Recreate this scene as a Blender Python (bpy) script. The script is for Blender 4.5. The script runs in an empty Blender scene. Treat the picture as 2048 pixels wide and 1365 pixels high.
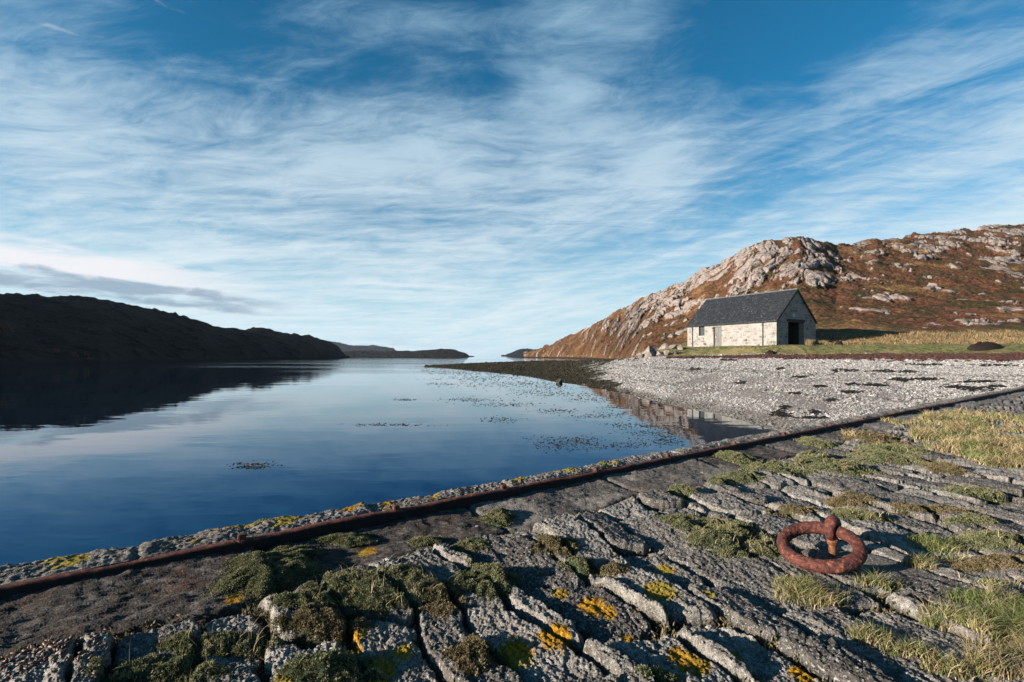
import bpy, bmesh, math, random
import numpy as np
from mathutils import Vector, Matrix

# ------------------------------------------------------------------ camera, sky, sun, exposure
sc = bpy.context.scene
COL = sc.collection
F, CX, HY = 955.0, 1024.0, 711.0          # focal length and horizon of the photograph (2048 px wide)
EYE = 2.16                                # eye above the water
Q = 1.26                                  # quay surface above the water
cam = bpy.data.cameras.new("camera")
cam_o = bpy.data.objects.new("camera", cam)
COL.objects.link(cam_o)
cam_o.location = (0, 0, EYE)
cam_o.rotation_euler = (math.radians(90), 0, 0)
cam.sensor_width = 36.0
cam.lens = F / 2048 * 36
cam.shift_y = (HY - 682.5) / 2048
cam.clip_start = 0.05
cam.clip_end = 60000
sc.camera = cam_o

EXPO = 1.55
SKY_S = 0.05
SUN_S = 5.0
SUN_AZ = math.radians(250)
SUN_EL = math.radians(13)
sc.view_settings.view_transform = 'Standard'
sc.view_settings.look = 'None'
sc.view_settings.exposure = EXPO
sc.view_settings.gamma = 1.0
sc.render.engine = 'CYCLES'
sc.cycles.max_bounces = 6
sc.cycles.diffuse_bounces = 2
sc.cycles.glossy_bounces = 3
sc.cycles.caustics_reflective = False
sc.cycles.caustics_refractive = False
sc.cycles.sample_clamp_indirect = 4.0

# ---- node helpers
def node(nt, typ, ins=None, **props):
    n = nt.nodes.new(typ)
    for k, v in props.items():
        setattr(n, k, v)
    for k, v in (ins or {}).items():
        s = n.inputs[k]
        if isinstance(v, bpy.types.NodeSocket):
            nt.links.new(v, s)
        else:
            s.default_value = v
    return n

def mth(nt, op, a, b=0.0, clamp=False):
    return node(nt, 'ShaderNodeMath', {0: a, 1: b}, operation=op, use_clamp=clamp).outputs[0]

def rgba(c):
    return (c[0], c[1], c[2], 1.0) if not isinstance(c, bpy.types.NodeSocket) else c

def mix(nt, fac, a, b, mode='MIX'):
    n = node(nt, 'ShaderNodeMix', data_type='RGBA', blend_type=mode)
    n.clamp_factor = True
    for i, v in ((0, fac), (6, rgba(a)), (7, rgba(b))):
        if isinstance(v, bpy.types.NodeSocket):
            nt.links.new(v, n.inputs[i])
        else:
            n.inputs[i].default_value = v
    return n.outputs[2]

def noise(nt, vec, scale, detail=4.0, rough=0.55, dist=0.0):
    n = node(nt, 'ShaderNodeTexNoise', {'Scale': scale, 'Detail': detail, 'Roughness': rough, 'Distortion': dist})
    if vec is not None:
        nt.links.new(vec, n.inputs['Vector'])
    return n.outputs[0]

def sstep(nt, v, lo, hi):
    n = node(nt, 'ShaderNodeMapRange', {0: v, 1: lo, 2: hi, 3: 0.0, 4: 1.0}, interpolation_type='SMOOTHSTEP')
    return n.outputs[0]

def mapping(nt, vec, loc=(0, 0, 0), rot=(0, 0, 0), scale=(1, 1, 1)):
    return node(nt, 'ShaderNodeMapping', {0: vec, 1: loc, 2: rot, 3: scale}).outputs[0]

def ramp(nt, fac, stops):
    n = nt.nodes.new('ShaderNodeValToRGB')
    el = n.color_ramp.elements
    while len(el) < len(stops):
        el.new(0.5)
    for e, (p, c) in zip(el, stops):
        e.position = p
        e.color = rgba(c)
    nt.links.new(fac, n.inputs[0])
    return n.outputs[0]

# ---- world: clear-air sky with thin streaked high cloud
w = bpy.data.worlds.new("World")
sc.world = w
w.use_nodes = True
nt = w.node_tree
GAIN = SKY_S * 2 ** EXPO
def sk(c):                                 # wanted brightness of a cloud -> sky units
    return tuple(v / GAIN for v in c)
sky = node(nt, 'ShaderNodeTexSky', sky_type='NISHITA', sun_disc=False)
sky.sun_elevation = SUN_EL
sky.sun_rotation = SUN_AZ
sky.dust_density = 0.3
sky.ozone_density = 3.0
tc = node(nt, 'ShaderNodeTexCoord').outputs['Generated']
sep = node(nt, 'ShaderNodeSeparateXYZ', {0: tc})
dx, dy, dz = sep.outputs
zc = mth(nt, 'MAXIMUM', dz, 0.0)
zd = mth(nt, 'ADD', zc, 0.10)
px = mth(nt, 'DIVIDE', dx, zd)
py = mth(nt, 'DIVIDE', dy, zd)
P = node(nt, 'ShaderNodeCombineXYZ', {0: px, 1: py, 2: 0.0}).outputs[0]
base = mix(nt, 1.0, sky.outputs[0], (0.15, 0.80, 0.95), 'MULTIPLY')
def at_dir(u, v):
    d = Vector(((u - CX) / F, 1.0, (HY - v) / F)).normalized()
    return tuple(d)
def blob(u, v, lo, hi):                    # 1 inside an angular distance, fading out
    d = node(nt, 'ShaderNodeVectorMath', {0: tc, 1: at_dir(u, v)}, operation='DOT_PRODUCT').outputs['Value']
    return sstep(nt, d, math.cos(math.radians(lo)), math.cos(math.radians(hi)))
def wob(vec, scale, amt, det=2.0):         # push the lookup sideways by a noise field
    t_ = node(nt, 'ShaderNodeTexNoise', {'Vector': vec, 'Scale': scale, 'Detail': det}).outputs[1]
    t_ = node(nt, 'ShaderNodeVectorMath', {0: t_, 1: (0.5, 0.5, 0.5)}, operation='SUBTRACT').outputs[0]
    t_ = node(nt, 'ShaderNodeVectorMath', {0: t_, 1: (amt, amt, 0.0)}, operation='MULTIPLY').outputs[0]
    return node(nt, 'ShaderNodeVectorMath', {0: vec, 1: t_}, operation='ADD').outputs[0]
ang1 = math.atan2(-0.86, 0.51)
ang2 = math.atan2(0.16, 0.98)
Pw = wob(wob(P, 0.5, 0.42), 2.2, 0.16, 4.0)
def streaks(ang, sx, sy, scale, off, det=10, rough=0.64, dist=0.5):
    v_ = mapping(nt, mapping(nt, Pw, loc=(off, off * 0.7, 0), rot=(0, 0, -ang)), scale=(sx, sy, 1))
    return noise(nt, v_, scale, det, rough, dist)
right = sstep(nt, mth(nt, 'ADD', px, mth(nt, 'MULTIPLY', py, 0.30)), 0.35, 1.5)
nA = streaks(ang2, 0.40, 1.35, 1.6, 3.0)
nB = streaks(ang1, 0.34, 1.25, 1.6, 11.0)
nC = streaks(ang2 - 0.35, 1.0, 2.4, 2.9, 7.0, 8, 0.70)
broad = noise(nt, wob(P, 0.4, 1.2), 0.62, 5, 0.55)
lay = node(nt, 'ShaderNodeMix', {0: right, 2: nA, 3: nB}, data_type='FLOAT').outputs[0]
cov = mth(nt, 'ADD', mth(nt, 'MULTIPLY', lay, 0.60), mth(nt, 'MULTIPLY', nC, 0.40))
cov = mth(nt, 'ADD', cov, mth(nt, 'MULTIPLY', mth(nt, 'SUBTRACT', broad, 0.5), 0.17))
cov = mth(nt, 'ADD', cov, mth(nt, 'MULTIPLY', blob(560, 400, 54, 12), 0.10))
cov = mth(nt, 'SUBTRACT', cov, mth(nt, 'MULTIPLY', blob(1810, 60, 22, 7), 0.16))
cov = mth(nt, 'ADD', cov, mth(nt, 'MULTIPLY', blob(1950, 390, 22, 6), 0.21))
cov = mth(nt, 'SUBTRACT', cov, mth(nt, 'MULTIPLY', blob(1400, 330, 11, 3), -0.035))
cov = mth(nt, 'ADD', cov, mth(nt, 'MULTIPLY', blob(1290, 130, 17, 4), 0.085))
cov = mth(nt, 'ADD', cov, mth(nt, 'MULTIPLY', blob(760, 150, 14, 3), 0.05))
cov = mth(nt, 'SUBTRACT', cov, mth(nt, 'MULTIPLY', sstep(nt, dz, 0.32, 0.58), 0.12))
veil = sstep(nt, cov, 0.40, 0.73)
low = sstep(nt, dz, 0.46, 0.0)             # air gets whiter towards the horizon
cloud_c = mix(nt, sstep(nt, dz, 0.62, 0.10), sk((0.38, 0.60, 0.77)), sk((0.79, 0.89, 0.94)))
c = mix(nt, mth(nt, 'MULTIPLY', mth(nt, 'POWER', low, 1.7), 0.93), base, sk((0.55, 0.77, 0.89)))
c = mix(nt, mth(nt, 'MULTIPLY', veil, 0.84), c, cloud_c)
# low cloud bank over the left shore: white heads above a grey underside
az = mth(nt, 'ARCTAN2', dx, dy)
Pb = node(nt, 'ShaderNodeCombineXYZ', {0: mth(nt, 'MULTIPLY', az, 3.0), 1: mth(nt, 'MULTIPLY', dz, 15.0), 2: 0.0}).outputs[0]
bn = noise(nt, wob(Pb, 1.5, 0.35), 2.3, 8, 0.62, 0.2)
bn2 = noise(nt, wob(mapping(nt, Pb, loc=(4, 2, 0)), 1.5, 0.3), 3.4, 8, 0.62, 0.2)
tilt = mth(nt, 'ADD', dz, mth(nt, 'MULTIPLY', mth(nt, 'ADD', az, 0.80), 0.075))     # bank drops to the right
top_w = mth(nt, 'MULTIPLY', sstep(nt, tilt, 0.112, 0.140), sstep(nt, tilt, 0.182, 0.146))
white = sstep(nt, mth(nt, 'ADD', mth(nt, 'MULTIPLY', top_w, 0.40), mth(nt, 'MULTIPLY', bn, 0.95)), 0.58, 0.84)
c = mix(nt, mth(nt, 'MULTIPLY', mth(nt, 'MULTIPLY', white, sstep(nt, az, -0.42, -0.70)), 0.95), c, sk((0.90, 0.90, 0.93)))
bot_w = mth(nt, 'MULTIPLY', sstep(nt, tilt, 0.080, 0.104), sstep(nt, tilt, 0.148, 0.120))
grey = sstep(nt, mth(nt, 'ADD', mth(nt, 'MULTIPLY', bot_w, 0.40), mth(nt, 'MULTIPLY', bn2, 0.95)), 0.70, 0.94)
c = mix(nt, mth(nt, 'MULTIPLY', mth(nt, 'MULTIPLY', grey, sstep(nt, az, -0.40, -0.56)), 0.8), c, sk((0.27, 0.37, 0.49)))
# thin grey bar just over the sea horizon
bar = mth(nt, 'MULTIPLY', sstep(nt, dz, 0.010, 0.022), sstep(nt, dz, 0.044, 0.022))
bar = mth(nt, 'MULTIPLY', bar, mth(nt, 'MULTIPLY', sstep(nt, az, -0.46, -0.34), sstep(nt, az, -0.09, -0.2)))
bar = mth(nt, 'MULTIPLY', bar, sstep(nt, noise(nt, mapping(nt, Pb, scale=(2.0, 2.0, 1)), 3.0, 5, 0.6), 0.40, 0.62))
c = mix(nt, mth(nt, 'MULTIPLY', bar, 0.40), c, sk((0.42, 0.56, 0.68)))
nt.links.new(c, nt.nodes['Background'].inputs[0])
nt.nodes['Background'].inputs[1].default_value = SKY_S

# ---- sun
sl = bpy.data.lights.new("sun", 'SUN')
sl.energy = SUN_S
sl.angle = math.radians(0.53)
sl.color = (1.0, 0.915, 0.80)
so = bpy.data.objects.new("sun", sl)
COL.objects.link(so)
SD = Vector((math.sin(SUN_AZ) * math.cos(SUN_EL), math.cos(SUN_AZ) * math.cos(SUN_EL), math.sin(SUN_EL)))
so.rotation_euler = (-SD).to_track_quat('-Z', 'Y').to_euler()
so.location = SD * 200

# ------------------------------------------------------------------ numpy noise
def hsh(ix, iy, seed):
    n = (ix.astype(np.int64) * 374761393 + iy.astype(np.int64) * 668265263 + seed * 1274126177) & 0xffffffff
    n = ((n ^ (n >> 13)) * 1274126177) & 0xffffffff
    n = n ^ (n >> 16)
    n = (n * 2246822519) & 0xffffffff
    n = n ^ (n >> 15)
    return n / 4294967296.0

def gn(x, y, seed=0):                      # gradient noise, about -1..1
    x, y = np.broadcast_arrays(np.asarray(x, float), np.asarray(y, float))
    ix, iy = np.floor(x), np.floor(y)
    fx, fy = x - ix, y - iy
    ux, uy = fx * fx * fx * (fx * (fx * 6 - 15) + 10), fy * fy * fy * (fy * (fy * 6 - 15) + 10)
    def g(ox, oy):
        a = hsh(ix + ox, iy + oy, seed) * 2 * math.pi
        return np.cos(a) * (fx - ox) + np.sin(a) * (fy - oy)
    a = g(0, 0); b = g(1, 0); c_ = g(0, 1); d = g(1, 1)
    return 1.5 * ((a + (b - a) * ux) + ((c_ + (d - c_) * ux) - (a + (b - a) * ux)) * uy)

def fbm(x, y, octs=5, seed=0, gain=0.5, lac=2.03):
    s, amp = 0.0, 1.0
    for i in range(octs):
        s = s + amp * gn(x, y, seed + i * 17)
        x, y, amp = x * lac + 3.1, y * lac - 1.7, amp * gain
    return s

def ridged(x, y, octs=4, seed=0, gain=0.55, lac=2.1):
    s, amp = 0.0, 1.0
    for i in range(octs):
        s = s + amp * (1 - 2 * np.abs(gn(x, y, seed + i * 13)))
        x, y, amp = x * lac + 5.3, y * lac + 2.9, amp * gain
    return s

def worley(x, y, seed=0):
    ix, iy = np.floor(x), np.floor(y)
    f1 = np.full(x.shape, 9.0); f2 = np.full(x.shape, 9.0); cid = np.zeros(x.shape)
    for oy in (-1, 0, 1):
        for ox in (-1, 0, 1):
            cx, cy = ix + ox, iy + oy
            d = np.hypot(cx + hsh(cx, cy, seed) - x, cy + hsh(cx, cy, seed + 7) - y)
            closer = d < f1
            f2 = np.where(closer, f1, np.minimum(f2, d))
            cid = np.where(closer, hsh(cx, cy, seed + 3), cid)
            f1 = np.where(closer, d, f1)
    return f1, f2, cid

def ss(lo, hi, v):
    t = np.clip((v - lo) / (hi - lo), 0, 1)
    return t * t * (3 - 2 * t)

# ------------------------------------------------------------------ object helpers
def tag(o, label=None, cat=None, group=None, kind=None):
    if label: o['label'] = label
    if cat: o['category'] = cat
    if group: o['group'] = group
    if kind: o['kind'] = kind
    return o

def mesh_np(name, V, faces, mat=None, attrs=None, smooth=True, parent=None, cols=None):
    """faces: one array (n,k) or a list of such arrays"""
    if not isinstance(faces, list):
        faces = [faces]
    me = bpy.data.meshes.new(name)
    V = np.ascontiguousarray(V, dtype=np.float32)
    me.vertices.add(len(V))
    me.vertices.foreach_set('co', V.ravel())
    tot = np.concatenate([np.full(len(f), f.shape[1], np.int32) for f in faces])
    loops = np.concatenate([f.ravel() for f in faces]).astype(np.int32)
    me.loops.add(len(loops))
    me.loops.foreach_set('vertex_index', loops)
    me.polygons.add(len(tot))
    st = np.zeros(len(tot), np.int32); st[1:] = np.cumsum(tot)[:-1]
    me.polygons.foreach_set('loop_start', st)
    me.polygons.foreach_set('loop_total', tot)
    me.polygons.foreach_set('use_smooth', np.full(len(tot), smooth, dtype=bool))
    for k, v in (attrs or {}).items():
        a = me.attributes.new(k, 'FLOAT', 'POINT')
        a.data.foreach_set('value', np.ascontiguousarray(v, dtype=np.float32).ravel())
    me.update(calc_edges=True)
    if mat: me.materials.append(mat)
    o = bpy.data.objects.new(name, me)
    COL.objects.link(o)
    if parent: o.parent = parent
    return o

def grid_faces(nr, nc):
    i = np.arange(nr - 1)[:, None] * nc + np.arange(nc - 1)[None, :]
    return np.stack([i, i + 1, i + nc + 1, i + nc], -1).reshape(-1, 4)

def grid_obj(name, X, Y, Z, mat, keep=None, attrs=None, flip=False, parent=None):
    nr, nc = X.shape
    Fq = grid_faces(nr, nc)
    V = np.stack([X, Y, Z], -1).reshape(-1, 3)
    at = {k: v.ravel() for k, v in (attrs or {}).items()}
    if keep is not None:
        kf = keep.ravel()[Fq].all(1)
        Fq = Fq[kf]
        used = np.unique(Fq)
        re = np.full(len(V), -1, np.int64); re[used] = np.arange(len(used))
        Fq = re[Fq]; V = V[used]; at = {k: v[used] for k, v in at.items()}
    if flip:
        Fq = Fq[:, ::-1]
    return mesh_np(name, V, Fq, mat, at, True, parent)

def bm_obj(name, bm, mat, parent=None, smooth=False):
    me = bpy.data.meshes.new(name)
    bmesh.ops.recalc_face_normals(bm, faces=bm.faces)
    bm.to_mesh(me); bm.free()
    if smooth:
        me.polygons.foreach_set('use_smooth', np.ones(len(me.polygons), bool))
    if mat: me.materials.append(mat)
    o = bpy.data.objects.new(name, me)
    COL.objects.link(o)
    if parent: o.parent = parent
    return o

def empty(name, loc, rz=0.0):
    o = bpy.data.objects.new(name, None)
    COL.objects.link(o)
    o.location = loc
    o.rotation_euler = (0, 0, rz)
    o.empty_display_size = 0.2
    return o

def add_box(bm, x0, x1, y0, y1, z0, z1):
    v = [bm.verts.new((x, y, z)) for z in (z0, z1) for y in (y0, y1) for x in (x0, x1)]
    for f in ((0, 2, 3, 1), (4, 5, 7, 6), (0, 1, 5, 4), (2, 6, 7, 3), (0, 4, 6, 2), (1, 3, 7, 5)):
        bm.faces.new([v[i] for i in f])
    return v

def add_prism(bm, poly, axis_vec):
    a = [bm.verts.new(p) for p in poly]
    b = [bm.verts.new(Vector(p) + Vector(axis_vec)) for p in poly]
    bm.faces.new(a); bm.faces.new(b[::-1])
    n = len(poly)
    for i in range(n):
        bm.faces.new((a[i], b[i], b[(i + 1) % n], a[(i + 1) % n]))

def add_tube(bm, pts, rad, seg=10, cap=True):
    pts = [Vector(p) for p in pts]
    rings = []
    for i, p in enumerate(pts):
        d = (pts[min(i + 1, len(pts) - 1)] - pts[max(i - 1, 0)]).normalized()
        up = Vector((0, 0, 1)) if abs(d.z) < 0.9 else Vector((1, 0, 0))
        s = d.cross(up).normalized(); t = s.cross(d)
        r = rad[i] if isinstance(rad, (list, tuple)) else rad
        rings.append([bm.verts.new(p + (s * math.cos(2 * math.pi * k / seg) + t * math.sin(2 * math.pi * k / seg)) * r) for k in range(seg)])
    for A, B in zip(rings, rings[1:]):
        for k in range(seg):
            bm.faces.new((A[k], A[(k + 1) % seg], B[(k + 1) % seg], B[k]))
    if cap:
        bm.faces.new(rings[0][::-1]); bm.faces.new(rings[-1])

# ------------------------------------------------------------------ materials
def material(name):
    m = bpy.data.materials.new(name)
    m.use_nodes = True
    t = m.node_tree
    return m, t, t.nodes['Principled BSDF']

def attr(t, name):
    return node(t, 'ShaderNodeAttribute', attribute_name=name).outputs['Fac']

def objco(t):
    return node(t, 'ShaderNodeTexCoord').outputs['Object']

def bump(t, bs, h, strength=0.5, dist=0.02):
    b = node(t, 'ShaderNodeBump', {'Height': h, 'Strength': strength, 'Distance': dist})
    t.links.new(b.outputs[0], bs.inputs['Normal'])

ALB = 0.90                                 # overall albedo trim
def setc(t, bs, col, rough=0.9, spec=0.3):
    col = mix(t, 1.0, col, (ALB, ALB, ALB), 'MULTIPLY') if isinstance(col, bpy.types.NodeSocket) else tuple(v * ALB for v in col[:3])
    if isinstance(col, bpy.types.NodeSocket): t.links.new(col, bs.inputs['Base Color'])
    else: bs.inputs['Base Color'].default_value = rgba(col)
    if isinstance(rough, bpy.types.NodeSocket): t.links.new(rough, bs.inputs['Roughness'])
    else: bs.inputs['Roughness'].default_value = rough
    bs.inputs['Specular IOR Level'].default_value = spec

def mat_stone():
    m, t, b = material("weathered_quay_stone")
    co = objco(t)
    n_big = noise(t, co, 3.0, 5, 0.6)
    n_mid = noise(t, co, 26, 6, 0.65)
    n_sp = noise(t, co, 170, 4, 0.72)
    n_sp2 = noise(t, mapping(t, co, loc=(7, 3, 1)), 105, 5, 0.7)
    n_brk = noise(t, co, 55, 5, 0.65, 0.6)
    col = ramp(t, n_mid, [(0.32, (0.075, 0.068, 0.060)), (0.5, (0.20, 0.185, 0.168)), (0.66, (0.36, 0.335, 0.305))])
    col = mix(t, sstep(t, n_big, 0.40, 0.66), col, mix(t, 0.55, col, (0.20, 0.165, 0.14)))
    tone = attr(t, 'tone')
    col = mix(t, 1.0, col, mix(t, tone, (0.50, 0.48, 0.47), (1.48, 1.45, 1.40)), 'MULTIPLY')
    col = mix(t, mth(t, 'MULTIPLY', sstep(t, n_sp2, 0.53, 0.62), 0.8), col, (0.52, 0.50, 0.46))     # pale crust
    col = mix(t, mth(t, 'MULTIPLY', sstep(t, n_sp, 0.52, 0.61), 0.85), col, (0.022, 0.020, 0.018))       # black specks
    zone = attr(t, 'zone')                                                                           # peaty, rusty slabs by the rail
    zc_ = ramp(t, noise(t, mapping(t, co, rot=(0, 0, -0.61), scale=(0.6, 1.5, 1)), 16, 9, 0.72), [(0.36, (0.014, 0.011, 0.009)), (0.52, (0.058, 0.047, 0.040)), (0.68, (0.19, 0.165, 0.148))])
    rusty = sstep(t, noise(t, mapping(t, co, loc=(2, 0, 4)), 4.5, 4, 0.6), 0.52, 0.68)
    zc_ = mix(t, mth(t, 'MULTIPLY', rusty, 0.55), zc_, (0.085, 0.040, 0.024))
    zc_ = mix(t, sstep(t, noise(t, mapping(t, co, loc=(5, 9, 0)), 13, 4, 0.6), 0.67, 0.71), zc_, (0.46, 0.49, 0.47))
    zc_ = mix(t, mth(t, 'MULTIPLY', sstep(t, n_sp2, 0.55, 0.64), 0.45), zc_, (0.27, 0.25, 0.23))
    col = mix(t, zone, col, zc_)
    soil = attr(t, 'soil')
    col = mix(t, soil, col, (0.030, 0.024, 0.018))
    lv = mth(t, 'ADD', attr(t, 'lich'), mth(t, 'MULTIPLY', mth(t, 'SUBTRACT', n_brk, 0.5), 1.1))
    lm = sstep(t, lv, 0.46, 0.56)
    lcol = mix(t, sstep(t, noise(t, co, 80, 4, 0.7), 0.38, 0.64), (0.17, 0.075, 0.006), (0.52, 0.27, 0.018))
    lcol = mix(t, sstep(t, noise(t, co, 1.7, 2, 0.5), 0.45, 0.6), lcol, mix(t, n_sp2, (0.16, 0.12, 0.02), (0.40, 0.30, 0.05)))
    col = mix(t, lm, col, lcol)
    setc(t, b, col, 0.93, 0.15)
    h = mth(t, 'ADD', mth(t, 'MULTIPLY', n_sp, 0.5), mth(t, 'MULTIPLY', n_sp2, 0.9))
    bump(t, b, h, 1.0, 0.014)
    return m

def mat_rust(name, cols, scale=45, b_d=0.004):
    m, t, b = material(name)
    co = objco(t)
    n = noise(t, co, scale, 6, 0.68)
    col = ramp(t, n, cols)
    col = mix(t, sstep(t, noise(t, co, scale * 2.7, 4, 0.7), 0.54, 0.66), col, (0.040, 0.016, 0.012))
    setc(t, b, col, 0.72, 0.35)
    bump(t, b, mth(t, 'ADD', n, mth(t, 'MULTIPLY', noise(t, co, scale * 4, 3, 0.7), 0.5)), 0.8, b_d)
    return m

def mat_leaf(name, stops, scale=9.0, rough=0.8):
    m, t, b = material(name)
    co = objco(t)
    r = attr(t, 'rnd')
    n = noise(t, co, scale, 3, 0.6)
    v = mth(t, 'ADD', mth(t, 'MULTIPLY', n, 0.7), mth(t, 'MULTIPLY', r, 0.42))
    setc(t, b, ramp(t, v, stops), rough, 0.2)
    tr = t.nodes.new('ShaderNodeBsdfTranslucent')
    t.links.new(b.inputs['Base Color'].links[0].from_socket, tr.inputs[0])
    ms = node(t, 'ShaderNodeMixShader', {0: 0.22})
    t.links.new(b.outputs[0], ms.inputs[1]); t.links.new(tr.outputs[0], ms.inputs[2])
    t.links.new(ms.outputs[0], t.nodes['Material Output'].inputs[0])
    return m

M_STONE = mat_stone()
M_CUSH = mat_leaf("thrift_leaves", [(0.25, (0.028, 0.040, 0.018)), (0.43, (0.092, 0.110, 0.050)), (0.60, (0.185, 0.180, 0.088)), (0.8, (0.26, 0.22, 0.125))])
M_CUSHB = mat_leaf("brown_thrift_leaves", [(0.25, (0.028, 0.030, 0.012)), (0.43, (0.10, 0.088, 0.040)), (0.60, (0.18, 0.13, 0.068)), (0.8, (0.25, 0.19, 0.11))])
M_BENT = mat_leaf("brown_bent_grass", [(0.2, (0.045, 0.028, 0.014)), (0.42, (0.13, 0.080, 0.038)), (0.6, (0.25, 0.165, 0.080)), (0.82, (0.40, 0.29, 0.16))], 0.6)
M_GRASS = mat_leaf("green_grass_blades", [(0.2, (0.030, 0.055, 0.012)), (0.45, (0.075, 0.115, 0.026)), (0.62, (0.16, 0.18, 0.055)), (0.82, (0.36, 0.32, 0.15))], 5)
M_DRY = mat_leaf("dry_grass_blades", [(0.2, (0.075, 0.060, 0.025)), (0.42, (0.19, 0.14, 0.062)), (0.6, (0.34, 0.25, 0.13)), (0.82, (0.50, 0.39, 0.24))], 3)
M_RING = mat_rust("rusted_ring_iron", [(0.36, (0.016, 0.006, 0.006)), (0.47, (0.062, 0.015, 0.011)), (0.57, (0.125, 0.032, 0.016)), (0.70, (0.27, 0.115, 0.070))], 52, 0.006)
M_SHAFT = mat_rust("orange_rust_iron", [(0.35, (0.05, 0.017, 0.009)), (0.5, (0.13, 0.042, 0.015)), (0.7, (0.24, 0.09, 0.03))], 70, 0.002)
M_BOLT = mat_rust("rusted_bolt_iron", [(0.30, (0.016, 0.007, 0.006)), (0.48, (0.060, 0.019, 0.012)), (0.60, (0.12, 0.038, 0.020)), (0.75, (0.20, 0.085, 0.05))], 60, 0.003)
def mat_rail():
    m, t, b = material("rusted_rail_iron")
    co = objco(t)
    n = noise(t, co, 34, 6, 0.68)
    worn_unshaded = ramp(t, n, [(0.30, (0.020, 0.009, 0.008)), (0.48, (0.080, 0.024, 0.016)), (0.60, (0.19, 0.055, 0.028)), (0.75, (0.27, 0.12, 0.07))])
    side_shade = ramp(t, n, [(0.35, (0.005, 0.004, 0.004)), (0.6, (0.014, 0.009, 0.008)), (0.75, (0.05, 0.02, 0.014))])  # near-black sides: the shade below the top is put into the colour
    f = sstep(t, mth(t, 'ADD', attr(t, 'worn_unshaded'), mth(t, 'MULTIPLY', mth(t, 'SUBTRACT', noise(t, co, 12, 4, 0.6), 0.5), 0.8)), 0.4, 0.6)
    setc(t, b, mix(t, f, side_shade, worn_unshaded), 0.8, 0.25)
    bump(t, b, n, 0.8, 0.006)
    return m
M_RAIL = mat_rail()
def mat_water():
    m, t, b = material("water")
    co = objco(t)
    sp = node(t, 'ShaderNodeSeparateXYZ', {0: co})
    far = sstep(t, sp.outputs[1], 14, 70)
    mid = mth(t, 'MULTIPLY', sstep(t, sp.outputs[1], 26, 130), sstep(t, sp.outputs[1], 420, 160))
    gust = sstep(t, noise(t, mapping(t, co, scale=(0.012, 0.03, 1)), 1.0, 3, 0.5), 0.42, 0.62)
    n1 = noise(t, mapping(t, co, scale=(0.55, 1.5, 1)), 1.0, 3, 0.5)
    n2 = noise(t, mapping(t, co, rot=(0, 0, 0.5), scale=(1.6, 3.2, 1)), 1.0, 4, 0.55)
    n3 = noise(t, mapping(t, co, rot=(0, 0, -0.2), scale=(0.10, 0.34, 1)), 1.0, 2, 0.5)
    h = mth(t, 'ADD', mth(t, 'MULTIPLY', n1, 0.0030), mth(t, 'MULTIPLY', n3, 0.010))
    ruf = mth(t, 'MULTIPLY', mid, mth(t, 'ADD', 0.25, gust))
    h = mth(t, 'ADD', h, mth(t, 'MULTIPLY', mth(t, 'MULTIPLY', n2, 0.030), ruf))
    h = mth(t, 'ADD', h, mth(t, 'MULTIPLY', mth(t, 'MULTIPLY', n1, 0.022), ruf))
    bp = node(t, 'ShaderNodeBump', {'Height': h, 'Strength': 1.0, 'Distance': 1.0}).outputs[0]
    fr = node(t, 'ShaderNodeFresnel', {'IOR': 1.48, 'Normal': bp}).outputs[0]
    t.nodes.remove(b)
    body = node(t, 'ShaderNodeBsdfDiffuse', {'Color': (0.0012, 0.006, 0.014, 1)})
    tint = mix(t, sstep(t, fr, 0.13, 0.60), (0.075, 0.43, 0.84), (0.97, 0.99, 1.0))
    gl = node(t, 'ShaderNodeBsdfGlossy', {'Color': tint, 'Roughness': 0.012, 'Normal': bp})
    ms = node(t, 'ShaderNodeMixShader', {0: fr, 1: body.outputs[0], 2: gl.outputs[0]})
    t.links.new(ms.outputs[0], t.nodes['Material Output'].inputs[0])
    return m

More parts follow.
